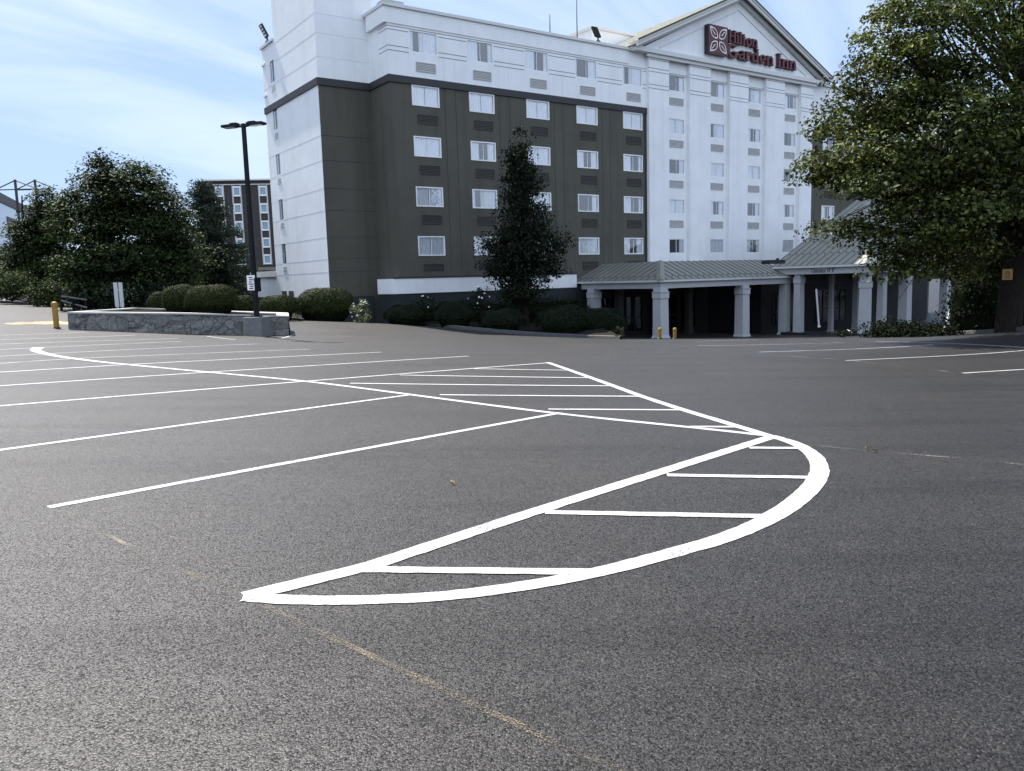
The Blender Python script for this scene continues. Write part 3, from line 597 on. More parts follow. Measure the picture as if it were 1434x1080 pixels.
# windows: one prototype of each kind, then copies
def window_proto(w, h, frame_mat, fw, proud, curtain):
    mb = MB(); mb.poly([(-w / 2, 0.045, -h / 2), (w / 2, 0.045, -h / 2), (w / 2, 0.045, h / 2), (-w / 2, 0.045, h / 2)]); g = mb.build('window', M['glass'])
    mb = MB(); a, b = w / 2, h / 2; e = 0.012
    mb.box(-a - e, a + e, -proud, 0.12, -b - e, -b + fw); mb.box(-a - e, a + e, -proud, 0.12, b - fw, b + e)
    mb.box(-a - e, -a + fw, -proud, 0.12, -b + fw, b - fw); mb.box(a - fw, a + e, -proud, 0.12, -b + fw, b - fw)
    mb.box(-0.018, 0.018, 0.02, 0.043, -b + fw, b - fw)
    mb.build('frame', frame_mat, g)
    n = 90
    for x0, x1 in curtain:
        mb = MB()
        x0 *= w; x1 *= w; m_ = max(6, int(n * (x1 - x0) / w))
        xs = np.linspace(x0, x1, m_); base = len(mb.v)
        for i, x in enumerate(xs):
            yy = 0.105 + 0.028 * math.sin(x * 46 + 1.3 * math.sin(x * 9)) + 0.008 * math.sin(x * 131)
            mb.v += [(x, yy, -b), (x, yy, b)]
        for i in range(m_ - 1): mb.f.append((base + 2 * i, base + 2 * i + 2, base + 2 * i + 3, base + 2 * i + 1)); mb.mi.append(0)
        mb.build('curtain', M['curtain'], g, smooth=True)
    return g
CURT = {'c': [(-.5, -.02), (.0, .5)], 'l': [(-.5, -.08), (.33, .5)], 'r': [(-.44, -.38), (.12, .5)], 'm': [(-.5, -.13), (.2, .5)], 'n': [(-.5, -.36), (-.14, .5)], 'f': [(-.5, .5)], 'o': [(.22, .5)]}
protos = {}
def put_window(kind, cur, u, v, z, side=False):
    key = (kind, cur)
    if key not in protos:
        if kind == 'd': g = window_proto(WW, WH, M['frame_w'], 0.055, 0.03, CURT[cur])
        elif kind == 't': g = window_proto(WW, WH + 0.04, M['frame_w'], 0.035, -0.02, CURT[cur])
        elif kind == 'g': g = window_proto(GW, GH, M['frame_w'], 0.03, -0.015, CURT[cur])
        else: g = window_proto(0.74, 1.24, M['frame_g'], 0.04, -0.05, [(-.5, -.2)])
        protos[key] = g
    else: g = copy_tree(protos[key])
    g.parent = hotel; g.location = (u, v, z)
    if side: g.rotation_euler = (0, 0, -math.pi / 2)
MAINC = ['nocr o'.replace(' ', ''), 'ccccc', 'ffocm', 'fffoo', 'fffff']
MAINC = ['nllrn', 'ccccc', 'fmcml', 'cnfol', 'cmcfm']
for r, z in enumerate(ROWZ):
    for c, u in enumerate(MU): put_window('t' if r == 0 else 'd', MAINC[r][c], u, 0.0, z + (0.02 if r == 0 else 0))
GC = ['ornl', 'cnmo', 'ofco', 'cmom', 'oclf'] 
for r, z in enumerate(ROWZ):
    for c, u in enumerate(GU): put_window('g', GC[r][c], u, 0.02, z)
for r, z in enumerate(ROWZ):
    for c, u in enumerate(RU): put_window('t' if r == 0 else 'd', 'clomr'[(r + c) % 5], u, 0.0, z)
for z in ROWZ: put_window('e', 'e', -5.29, 9.69, z, True)
# air conditioner grilles under the windows
def vent_proto(w, h, m):
    mb = MB(); mb.box(-w / 2, w / 2, -0.02, 0.0, -h / 2, h / 2)
    for k in range(6):
        z = -h / 2 + (k + 0.5) * h / 6; mb.prism([(-w / 2 + .04, -0.021, z - 0.03), (-w / 2 + .04, -0.045, z - 0.012), (-w / 2 + .04, -0.045, z + 0.0), (-w / 2 + .04, -0.021, z + 0.02)], (w - .08, 0, 0))
    a, b = w / 2, h / 2
    mb.box(-a, a, -0.05, -0.02, -b, -b + .03); mb.box(-a, a, -0.05, -0.02, b - .03, b); mb.box(-a, -a + .03, -0.05, -0.02, -b + .03, b - .03); mb.box(a - .03, a, -0.05, -0.02, -b + .03, b - .03)
    return mb.build('vent_grille', m)
vp = {}
def put_vent(kind, u, v, z):
    if kind not in vp: g = vp[kind] = {'l': lambda: vent_proto(1.24, 0.50, M['vent_l']), 'd': lambda: vent_proto(1.28, 0.50, M['vent_d']), 'g': lambda: vent_proto(1.34, 0.48, M['vent_l'])}[kind]()
    else: g = copy_tree(vp[kind])
    g.parent = hotel; g.location = (u, v, z)
for r, z in enumerate(ROWZ):
    for u in MU + RU[:2]: put_vent('l' if r == 0 else 'd', u + 0.08, 0.0, z - (1.30 if r == 0 else 1.26))
    if r < 4:
        for u in GU: put_vent('g', u, 0.02, z - 1.20)
sv = None
for z in ROWZ:
    if sv is None:
        mb = MB(); mb.box(0.02, 0.06, -0.33, 0.33, -0.19, 0.19, M['vent_d'])
        for k in range(4): mb.box(-0.02, 0.02, -0.33, 0.33, -0.17 + k * 0.09, -0.125 + k * 0.09, M['frame_w'])
        sv = mb.build('side_vent', None); g = sv
    else: g = copy_tree(sv)
    g.parent = hotel; g.location = (-5.29, 9.65, z - 1.03)
# ground floor behind the canopies: lobby wall, glazed doors
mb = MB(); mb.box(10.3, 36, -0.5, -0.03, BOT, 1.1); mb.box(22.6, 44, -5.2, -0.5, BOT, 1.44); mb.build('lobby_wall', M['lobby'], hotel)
dp = None
for u in (13.0, 15.2, 18.6, 20.4, 24.6, 26.4, 29.5, 31.6):
    if dp is None:
        mb = MB(); mb.box(-0.75, 0.75, 0.02, 0.03, -2.1, 0.2); dp = mb.build('glass_door', M['glass_dark'])
        mb = MB()
        for x in (-0.8, -0.03, 0.74): mb.box(x, x + 0.06, -0.03, 0.0, -2.15, 0.25)
        mb.box(-0.8, 0.8, -0.03, 0.0, 0.25, 0.32); mb.box(-0.8, 0.8, -0.025, 0.0, -1.2, -1.13); mb.build('frame', M['plinth_black'], dp); g = dp
    else: g = copy_tree(dp)
    g.parent = hotel; g.location = (u, -0.56 if u < 22 else -5.27, 0)

# things on the roof
def floodlight(px, py, D, rz, label):
    p = at(px, py, D); t = empty('floodlight', tuple(p), rz); tag(t, label, 'floodlight', 'floodlights on the hotel roof')
    mb = MB(); mb.tube([(0, 0, 0), (0, 0, 0.30)], 0.055, 8); mb.box(-0.12, 0.12, -0.12, 0.12, -0.02, 0.03); mb.build('bracket', M['black'], t)
    mb = MB(); h = MB()
    c, s = math.cos(RAD(62)), math.sin(RAD(62))
    pt = lambda a, b, w: (w, a * c - b * s, 0.28 + a * s + b * c)
    mb.prism([pt(0, -.06, -.24), pt(0.80, -.06, -.24), pt(0.80, .06, -.24), pt(0, .06, -.24)], (0.48, 0, 0), M['black'])
    for k in range(4): mb.prism([pt(0.08 + k * .18, -.075, -.2), pt(0.20 + k * .18, -.075, -.2), pt(0.20 + k * .18, -.061, -.2), pt(0.08 + k * .18, -.061, -.2)], (0.40, 0, 0), M['lens'])
    mb.build('lamp_head', None, t)
floodlight(837.5, 58, 56.0, HRZ, 'black floodlight on the parapet left of the white gable')
pe = HO + (-5.2) * D1 + 10.6 * D2; _f = pe.copy(); _f[2] = TOPZ + 0.16
t0 = at(374.5, 58, float(_f[1])); floodlight(374.5, 59, float(_f[1]), HRZ + RAD(90), 'black floodlight leaning out from the far left roof corner beside the white tower')
for (px, y0, y1, D, lab) in ((770.5, 49, 20, 56, 'short thin antenna rod on the roof, left of the taller rod'), (808.5, 56, -4, 57, 'tall thin antenna rod on the roof between the short rod and the gable')):
    a, b = at(px, y0 + 8, D), at(px - 1, y1, D); b[0] = a[0]; b[1] = a[1]
    t = empty('antenna', tuple(a)); tag(t, lab, 'antenna', 'antenna rods on the hotel roof'); L_ = b[2] - a[2]
    mb = MB(); mb.tube([(0, 0, 0), (0, 0, L_ * .5), (0.01, 0, L_)], [0.035, 0.03, 0.018], 6); mb.build('rod', M['black'], t); mb = MB(); mb.lathe([(0.12, -0.05), (0.12, 0.1), (0.06, 0.2)], 10); mb.build('mount', M['vent_d'], t)
mp_ = at(545, 8, 50); t = empty('roof_camera', tuple(mp_), HRZ); tag(t, 'small dark camera post on the roof corner right of the white tower', 'camera')
mb = MB(); mb.tube([(0, 0, -0.35), (0, 0, 0.15)], 0.03, 6); mb.build('post', M['black'], t); mb = MB(); mb.box(-0.25, 0.1, -0.06, 0.06, 0.12, 0.24); mb.build('housing', M['black'], t)

# ------------------------------------------------------------------ gable sign
SV = PV + 0.02
sign = empty('gable_sign', tuple(HO), HRZ); tag(sign, 'dark red hotel sign with four leaf emblem and letters on the gable', 'sign')
mb = MB(); bx0, bx1, bz0, bz1 = 22.35, 24.35, 16.98, 18.92
mb.box(bx0, bx1, SV - 0.42, SV - 0.02, bz0, bz1, M['sign_side']); mb.box(bx0 + .03, bx1 - .03, SV - 0.425, SV - 0.42, bz0 + .03, bz1 - .03, M['red'], 'k')
emb = mb.build('emblem_panel', None, sign)
for sx, sz in ((-1, 1), (1, 1), (-1, -1), (1, -1)):
    cx0, cz0 = (bx0 + bx1) / 2, (bz0 + bz1) / 2
    A = np.array([0.10, 0.10]); B = np.array([0.86, 0.84]); n = np.array([-1, 1]) / math.sqrt(2)
    def side(k): return [A + (B - A) * t + n * k * (0.30 * math.sin(math.pi * t ** 0.85) ** 0.9) for t in np.linspace(0, 1, 14)]
    mb = MB()
    for k in (-1, 1):
        o = side(k); i_ = [A + (B - A) * (0.07 + 0.84 * t) + n * k * max(0.0, 0.30 * math.sin(math.pi * t ** 0.85) ** 0.9 - 0.05) for t in np.linspace(0, 1, 14)]
        for j in range(13):
            q = [o[j], o[j + 1], i_[j + 1], i_[j]]
            mb.poly([(cx0 + sx * p[0], SV - 0.432, cz0 + sz * p[1]) for p in q])
    v0, v1 = A + (B - A) * 0.30, A + (B - A) * 0.74
    mb.poly([(cx0 + sx * p[0], SV - 0.432, cz0 + sz * p[1]) for p in (v0 + n * .03, v1 + n * .022, v1 - n * .022, v0 - n * .03)])
    mb.build('emblem_leaf', M['sign_white'], emb)
class Glyph:
    def __init__(s): s.p = []
    def rect(s, x0, x1, z0, z1): s.p.append([(x0, z0), (x1, z0), (x1, z1), (x0, z1)])
    def stem(s, x, z0, z1, w=.17, bot=True, top=True, left=.07, right=.07):
        s.rect(x, x + w, z0, z1)
        if bot: s.rect(x - left, x + w + right, z0, z0 + .07)
        if top: s.rect(x - left, x + w * .9, z1 - .07, z1)
    def arc(s, cx, cz, rx, rz, wx, wz, a0, a1, n=14):
        for k in range(n):
            t0, t1 = RAD(a0 + (a1 - a0) * k / n), RAD(a0 + (a1 - a0) * (k + 1) / n)
            s.p.append([(cx + rx * math.cos(t0), cz + rz * math.sin(t0)), (cx + rx * math.cos(t1), cz + rz * math.sin(t1)), (cx + (rx - wx) * math.cos(t1), cz + (rz - wz) * math.sin(t1)), (cx + (rx - wx) * math.cos(t0), cz + (rz - wz) * math.sin(t0))])
X_ = .66
def glyph(ch):
    g = Glyph(); w = .17
    if ch == 'H': g.stem(.07, 0, 1); g.stem(.60, 0, 1); g.rect(.24, .60, .46, .55); g.rect(.53, .84, .93, 1.0); return g, .90
    if ch == 'I': g.stem(.09, 0, 1); g.rect(.02, .35, .93, 1.0); return g, .40
    if ch == 'i': g.stem(.07, 0, X_); g.arc(.155, .86, .11, .11, .11, .11, 0, 360); return g, .34
    if ch == 'l': g.stem(.07, 0, 1); return g, .34
    if ch == 't': g.rect(.09, .26, .05, .88); g.rect(0, .40, X_ - .07, X_); g.arc(.24, .14, .15, .14, .15, .08, 180, 330); return g, .43
    if ch == 'o': g.arc(.33, X_ / 2, .32, X_ / 2 + .01, .17, .13, 0, 360, 24); return g, .68
    if ch == 'n': g.stem(.07, 0, X_); g.arc(.40, X_ - .24, .25, .25, .16, .13, 0, 180); g.stem(.48, 0, X_ - .24, top=False); return g, .76
    if ch == 'r': g.stem(.07, 0, X_); g.arc(.40, X_ - .22, .22, .23, .16, .09, 50, 180); g.arc(.48, X_ - .13, .09, .09, .09, .09, 0, 360); return g, .58
    if ch == 'a': g.stem(.40, 0, X_ - .18, top=False, left=0); g.arc(.34, X_ - .20, .23, .20, .15, .12, 0, 150); g.arc(.26, .20, .22, .21, .14, .12, 60, 330); return g, .66
    if ch == 'd': g.stem(.44, 0, 1); g.arc(.30, X_ / 2, .28, X_ / 2, .16, .12, 40, 320, 20); return g, .72
    if ch == 'e': g.arc(.32, X_ / 2, .31, X_ / 2, .16, .12, 0, 325, 22); g.rect(.12, .62, X_ / 2 - .035, X_ / 2 + .035); return g, .66
    if ch == 'G': g.arc(.50, .5, .48, .52, .22, .15, 40, 325, 26); g.rect(.70, .90, .06, .44); g.rect(.55, .98, .38, .48); return g, 1.02
def word(txt, u0, u1, z, h):
    gl = [(glyph(c) if c != ' ' else (None, .36)) for c in txt]; tot = sum(a for _, a in gl); k = (u1 - u0) / tot; x = u0
    for (g, adv), ch in zip(gl, txt):
        if g:
            mb = MB()
            for i, q in enumerate(g.p):
                e = 0.0015 * (i % 9)
                mb.prism([(x + a * k, SV - 0.30 - e, z + b * h) for a, b in q], (0, 0.27 + e * 0.7, 0), M['red'])
            mb.build('letter', None, sign)
        x += adv * k
word('Hilton', 24.62, 27.85, 18.04, 0.86)
word('Garden Inn', 24.45, 32.45, 17.00, 0.98)

MATS_ = M
# ------------------------------------------------------------------ covered walkway (canopy) and drive-through porch
def seam_face(mb, a, b, c, d, n, guards=True):
    """roof face a-b along the eave, d-c along the top; seams run up the slope"""
    a, b, c, d = map(np.array, (a, b, c, d)); nrm = np.cross(b - a, d - a).astype(float); nrm /= np.linalg.norm(nrm)
    if nrm[2] < 0: nrm = -nrm
    mb.poly([a, b, c, d], M['roof'])
    eave = (b - a); L = np.linalg.norm(eave); ex = eave / L
    up = (d - a) - ex * ((d - a) @ ex); H = np.linalg.norm(up); up = up / H
    da, dc = (d - a) @ ex, (c - a) @ ex
    for k in range(n + 1):
        s = L * k / n
        # clip by left edge a->d and right edge b->c
        t1 = 1.0
        if da > 1e-6: t1 = min(t1, s / da)
        elif da < -1e-6 and s > L + 10: t1 = 0
        if dc < L - 1e-6: t1 = min(t1, (L - s) / (L - dc))
        t0 = 0.0
        if t1 - t0 < 0.04: continue
        p, q = a + ex * s + up * H * t0, a + ex * s + up * H * t1
        w = ex * 0.011
        mb.prism([p - w + nrm * .002, p + w + nrm * .002, p + w + nrm * .032, p - w + nrm * .032], q - p, M['seam'])
        if guards and t1 > 0.30:
            g0 = a + ex * (s + L / n * .5) + up * H * 0.16
            mb.prism([g0 - ex * .045, g0 + ex * .045, g0 + ex * .045 + nrm * .04, g0 - ex * .045 + nrm * .04], up * .03, M['black'])
def column(parent, u, v, zb, zt, w=0.42, tall=False, mk='column'):
    mb = MB(); c = (u, v); M = {**MATS_, 'column': MATS_[mk]}
    mb.frustum(zb, zb + 0.10, w + .06, w + .06, w + .06, w + .06, M['column'], c); mb.frustum(zb + 0.10, zb + 0.24, w + .045, w + .045, w + .005, w + .005, M['column'], c)
    cz = zt - (0.95 if tall else 0.62)
    mb.frustum(zb + 0.24, cz, w, w, w - 0.02, w - 0.02, M['column'], c)
    mb.frustum(cz, cz + 0.05, w - .03, w - .03, w + .0, w + .0, M['column'], c); mb.frustum(cz + .05, cz + 0.36, w + .015, w + .015, w + .015, w + .015, M['column'], c); mb.frustum(cz + 0.36, cz + 0.42, w + .03, w + .03, w + .05, w + .05, M['column'], c)
    mb.frustum(cz + 0.42, zt, w - .03, w - .03, w - .03, w - .03, M['column'], c)
    if tall: mb.frustum(zt - .14, zt - .005, w + .05, w + .05, w + .05, w + .05, M['column'], c)
    return mb.build('column', None, parent)
can = empty('covered_walkway', tuple(HO), HRZ); tag(can, 'low canopy with grey standing seam metal roof on square columns', 'canopy')
c0, v0, zE, ins, zT = 10.36, -7.85, 1.36, 2.5, 2.46
mb = MB()
seam_face(mb, (c0, -0.02, zE), (c0, v0, zE), (c0 + ins, v0 + ins, zT), (c0 + ins, -0.02, zT), 14)
seam_face(mb, (c0, v0, zE), (22.2, v0, zE), (22.2, v0 + ins, zT), (c0 + ins, v0 + ins, zT), 22)
mb.poly([(c0 + ins, v0 + ins, zT), (22.2, v0 + ins, zT), (22.2, -0.02, zT), (c0 + ins, -0.02, zT)], M['roof'])
_a = np.array((c0, v0, zE + .02)); _b = np.array((c0 + ins, v0 + ins, zT + .02)); _s = np.array((.16, -.16, 0))
mb.prism([_a - _s + (0, 0, -.03), _a + (0, 0, .06), _a + _s + (0, 0, -.03)], _b - _a, M['roof'])
mb.build('metal_roof', None, can)
mb = MB()
mb.box(c0 + .02, 22.2, v0 + .02, v0 + .16, zE - 0.13, zE - 0.004, M['trim']); mb.box(c0 + .02, c0 + .16, v0 + .16, -0.05, zE - 0.13, zE - 0.004, M['trim'])
mb.box(c0 + .22, 22.2, v0 + .22, v0 + .62, 0.86, zE - 0.005, M['column']); mb.box(c0 + .22, c0 + .62, v0 + .62, -0.55, 0.86, zE - 0.005, M['column'])
mb.build('eave_beam', None, can)
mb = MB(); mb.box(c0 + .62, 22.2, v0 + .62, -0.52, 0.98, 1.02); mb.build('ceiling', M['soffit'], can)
zb = lambda u, v: gz(*(HO + u * D1 + v * D2)[:2])
for u, v in ((c0 + .45, v0 + .45), (17.95, v0 + .45), (c0 + .45, -1.5)):
    column(can, u, v, zb(u, v) - 0.05, 0.865, 0.33)
for u in (13.4, 16.8, 20.0): column(can, u, -1.0, zb(u, -1.0) - .05, 0.975, 0.22, mk='soffit')  # inner columns take the darker soffit colour to imitate deeper shade
porch = empty('drive_through_porch', tuple(HO), HRZ); tag(porch, 'tall drive through porch with hipped metal roof on stepped columns', 'porch')
q0, w0, zP = 21.62, -13.5, 1.96
LW, KU, KV = 6.7, 9.4, 6.0
apz = 6.6
mb = MB()
A_ = (q0, w0, zP); B_ = (q0 + 2 * KU, w0, zP); C_ = (q0, w0 + LW, zP); AP = (q0 + KU, w0 + KV, apz); AB = (q0 + KU, w0 + LW, apz)
seam_face(mb, C_, A_, AP, AB, 13)
seam_face(mb, A_, B_, AP, AP, 40)
mb.poly([B_, (q0 + 2 * KU, w0 + LW, zP), AB, AP], M['roof']); mb.poly([C_, AB, (q0 + 2 * KU, w0 + LW, zP)], M['white_wall'])
_a, _b = np.array(A_) + (0, 0, .02), np.array(AP) + (0, 0, .02); _s = np.array((.16, -.16, 0))
mb.prism([_a - _s + (0, 0, -.03), _a + (0, 0, .07), _a + _s + (0, 0, -.03)], _b - _a, M['roof'])
mb.build('metal_roof', None, porch)
mb = MB(); qe = q0 + 2 * KU
mb.box(q0 + .02, qe, w0 + .02, w0 + .18, zP - .14, zP - .004, M['trim']); mb.box(q0 + .02, q0 + .18, w0 + .18, w0 + LW, zP - .14, zP - .004, M['trim'])
mb.box(q0 + .24, qe, w0 + .24, w0 + .7, 1.42, zP - .005, M['column']); mb.box(q0 + .24, q0 + .7, w0 + .7, w0 + LW, 1.42, zP - .005, M['column'])
fb = mb.build('fascia', None, porch)
mb = MB(); mb.box(q0 + .7, qe, w0 + .7, w0 + LW, 1.46, 1.5); mb.box(q0 + .7, qe, w0 + LW - .3, w0 + LW - .02, 0.75, 1.46); mb.build('ceiling', M['soffit'], porch)
# clearance lettering on the fascia, facing the street
fc = bpy.data.curves.new('clearance_text', 'FONT'); fc.body = "Clearance 14' 8\""; fc.size = 0.42; fc.extrude = 0.004
tx = bpy.data.objects.new('clearance_text', fc); COL.objects.link(tx)
bpy.context.view_layer.update()
me = bpy.data.meshes.new_from_object(tx.evaluated_get(bpy.context.evaluated_depsgraph_get())); bpy.data.objects.remove(tx)
me.materials.clear(); me.materials.append(M['black'])
xs = [v.co.x for v in me.vertices]; wd = max(xs)
va, vb = on_side(1133, 374, q0)[0], on_side(1166, 374, q0)[0]
to = bpy.data.objects.new('clearance_lettering', me); COL.objects.link(to); to.parent = porch
to.rotation_euler = (math.pi / 2, 0, -math.pi / 2); k = abs(va - vb) / wd; to.scale = (k, 0.95, 1); to.location = (q0 + .228, va, 1.50)
for u, v in ((q0 + .95, w0 + .62),): column(porch, u, v, zb(u, v) - .05, 1.425, 0.27, True)
for px, vv in ((1236, w0 + .62 + .9),): pass
for u, v, w_ in ((q0 + 2.8, w0 + .66, .22), (q0 + .62, w0 + 5.05, .25), (q0 + .62, w0 + 6.15, .27), (q0 + 5.5, w0 + .7, .30), (q0 + 10.4, w0 + .7, .27), (q0 + 11.7, w0 + .7, .24), (q0 + 16.0, w0 + .7, .25), (q0 + 5.4, w0 + 5.9, .14), (q0 + 8.4, w0 + 5.9, .20)):
    column(porch, u, v, zb(u, v) - .05, 1.425, w_)
mb = MB(); mb.box(q0 + .1, q0 + 2.4, w0 + .1, w0 + 1.2, -3, zb(q0 + 1, w0) + .06); mb.box(q0 + .05, q0 + 1.2, w0 + 3.8, w0 + 6.0, -3, zb(q0, w0 + 5) + .16); mb.box(q0 + 4.4, q0 + 5.6, w0 + .1, w0 + 1.3, -3, zb(q0 + 5, w0) + .5); mb.build('plinth', M['plinth_black'], porch)
lp0 = np.append(hit(1322, 466), 0); lp0 = at(1321, 466, 44.0); lp1 = at(1341, 398, 46.0)
mb = MB(); mb.tube([(0, 0, 0), tuple(lp1 - lp0)], 0.05, 8); mb.lathe([(0.09, -0.02), (0.09, 0.05), (0.05, 0.08)], 8)
o = mb.build('leaning_pole', M['trim']); o.location = tuple(lp0); tag(o, 'thin white pole leaning against the porch beside the dark hedge', 'pole')
mb = MB(); p0 = at(1187 - 40, 458, 50.0); p1 = at(1143, 405, 50.0); mb.tube([(0, 0, 0), tuple(p1 - p0)], 0.055, 8); mb.lathe([(0.1, -0.02), (0.1, 0.06), (0.05, 0.1)], 8); o = mb.build('reflection_bar', M['trim']); o.location = tuple(p0); tag(o, 'thin white bar standing in for a bright reflection between the porch columns', 'pole')  # white bar modelled in place of a bright reflection in the door glass
mb = MB(); p0 = at(1083, 367.0, 50.0); mb.box(-0.75, 0.75, -.3, .3, -.12, .12); mb.lathe([(0.1, .12), (0.1, .2), (0.04, .24)], 8, c=(.4, 0)); o = mb.build('roof_unit', M['plinth_black']); o.location = tuple(p0); o.rotation_euler = (0, 0, HRZ); tag(o, 'low black unit lying on the canopy roof by the porch eave', 'roof unit')

# ------------------------------------------------------------------ foliage builders
def leaf_mesh(name, pos, nrm, size, m, aspect=0.62, rng=None, tone=None):
    """one folded rhombus per leaf; pos (n,3), nrm (n,3), size (n,)"""
    n = len(pos); nrm = nrm / np.maximum(np.linalg.norm(nrm, axis=1), 1e-6)[:, None]
    t = rng.normal(size=(n, 3)); t -= nrm * (t * nrm).sum(1)[:, None]; t /= np.maximum(np.linalg.norm(t, axis=1), 1e-6)[:, None]
    b = np.cross(nrm, t); s = size[:, None]
    v = np.empty((n, 4, 3)); v[:, 0] = pos - t * s * .5; v[:, 2] = pos + t * s * .5
    v[:, 1] = pos + b * s * .5 * aspect + nrm * s * 0.16; v[:, 3] = pos - b * s * .5 * aspect + nrm * s * 0.16
    me = bpy.data.meshes.new(name); me.vertices.add(4 * n); me.vertices.foreach_set('co', v.ravel().astype(np.float32))
    i = np.arange(n) * 4; f = np.stack([i, i + 1, i + 2, i, i + 2, i + 3], -1).ravel()
    me.loops.add(6 * n); me.loops.foreach_set('vertex_index', f.astype(np.int32))
    me.polygons.add(2 * n); me.polygons.foreach_set('loop_start', (np.arange(2 * n) * 3).astype(np.int32)); me.polygons.foreach_set('loop_total', np.full(2 * n, 3, np.int32))
    me.materials.append(m); me.update(calc_edges=True)
    ta = me.attributes.new('tone', 'FLOAT', 'POINT'); ta.data.foreach_set('value', np.repeat(np.ones(n) if tone is None else tone, 4).astype(np.float32))
    o = bpy.data.objects.new(name, me); COL.objects.link(o); return o
def clump_points(lobes, n, rng, shell=0.55):
    w = np.array([(l[3] * l[4] * l[5]) ** 0.67 for l in lobes]); w /= w.sum(); k = rng.choice(len(lobes), n, p=w); L = np.array(lobes)[k]
    d = rng.normal(size=(n, 3)); d /= np.linalg.norm(d, axis=1)[:, None]
    r = (shell ** 3 + (1 - shell ** 3) * rng.random(n)) ** (1 / 3)
    return L[:, :3] + d * r[:, None] * L[:, 3:6], d
def crown(name, m, lobes, n_clump, per, size, crad, rng, parent, shell=0.5, up=0.5, flat=0.55, fill=None, zmin=None, jit=0.55):
    C, d = clump_points(lobes, n_clump, rng, shell)
    sc = crad * rng.uniform(0.55, 1.35, n_clump)
    idx = np.repeat(np.arange(n_clump), rng.integers(int(per * .5), int(per * 1.5), n_clump))
    off = rng.normal(size=(len(idx), 3)) * 0.5; off *= np.minimum(1.0, 0.95 / np.maximum(np.linalg.norm(off, axis=1), 1e-6))[:, None]; off[:, 2] *= flat
    P = C[idx] + off * sc[idx][:, None]
    P[:, 2] -= 0.18 * (off[:, 0] ** 2 + off[:, 1] ** 2) * sc[idx]          # clumps droop at their rims
    N = off * 0.4 + d[idx] * 0.35 + rng.normal(size=P.shape) * jit + np.array([0, 0, up])
    S = size * rng.uniform(0.55, 1.3, len(P))
    tn = rng.uniform(.45, 1.5, n_clump)[idx]
    if zmin is not None: k = P[:, 2] > zmin; P, N, S, tn = P[k], N[k], S[k], tn[k]
    o = leaf_mesh(name, P, N, S, m, rng=rng, tone=tn); o.parent = parent
    return o, C
def branches(parent, base_r, top, C, n, rng, fork=0.3, mat_=None, lean=(0, 0)):
    mb = MB(); T = np.array([lean[0], lean[1], top])
    pts = [np.array([0, 0, -0.3]), np.array([0, 0, 0.0])] + [T * t + np.array([rng.normal() * .04, rng.normal() * .04, 0]) * top * .15 for t in (.2, .4, .6, .8, 1.0)]
    mb.tube(pts, [base_r * 1.5, base_r * 1.15, base_r * .92, base_r * .78, base_r * .6, base_r * .4, base_r * .15], 10)
    for c in C[rng.choice(len(C), min(n, len(C)), replace=False)]:
        s = min(max(fork + rng.random() * .45, (c[2] / top) * 0.62), 0.92); a = T * s
        r0 = base_r * (1 - s) * 0.45 + 0.02; mid = a * .45 + c * .55 + np.array([0, 0, -0.06 * np.linalg.norm(c - a)]); q = a * .8 + mid * .2
        mb.tube([a, q, mid, c], [r0, r0 * .8, r0 * .5, 0.012], 6, cap=False)
        for _ in range(3):
            c2 = c + rng.normal(size=3) * 0.035 * top; mb.tube([mid, (mid + c2) / 2 + (0, 0, .1), c2], [r0 * .42, r0 * .25, 0.008], 5, cap=False)
    return mb.build('trunk', mat_ or M['bark'], parent, smooth=True)
def pxlobe(base, D, px0, px1, py0, py1, depth=None, dd=0.0):
    """ellipsoid that stands at distance D and spans these photo pixels, relative to base"""
    c = at((px0 + px1) / 2, (py0 + py1) / 2, D + dd); a = at(px0, (py0 + py1) / 2, D + dd); b = at((px0 + px1) / 2, py0, D + dd)
    rx = abs(c[0] - a[0]); rz_ = abs(b[2] - c[2]); return (*(c - base), rx, depth or rx, rz_)
def rock_hull(mb, c, r, rng, seg=14, ring=8):
    base = len(mb.v)
    for j in range(ring + 1):
        ph = math.pi * j / ring
        for i in range(seg):
            th = 2 * math.pi * i / seg; k = 1 + 0.06 * math.sin(3 * th + 5 * ph) + 0.05 * rng.normal()
            mb.v.append((c[0] + r[0] * k * math.sin(ph) * math.cos(th), c[1] + r[1] * k * math.sin(ph) * math.sin(th), c[2] + r[2] * k * math.cos(ph)))
    for j in range(ring):
        for i in range(seg):
            ii = (i + 1) % seg; mb.f.append((base + j * seg + i, base + (j + 1) * seg + i, base + (j + 1) * seg + ii, base + j * seg + ii)); mb.mi.append(0)
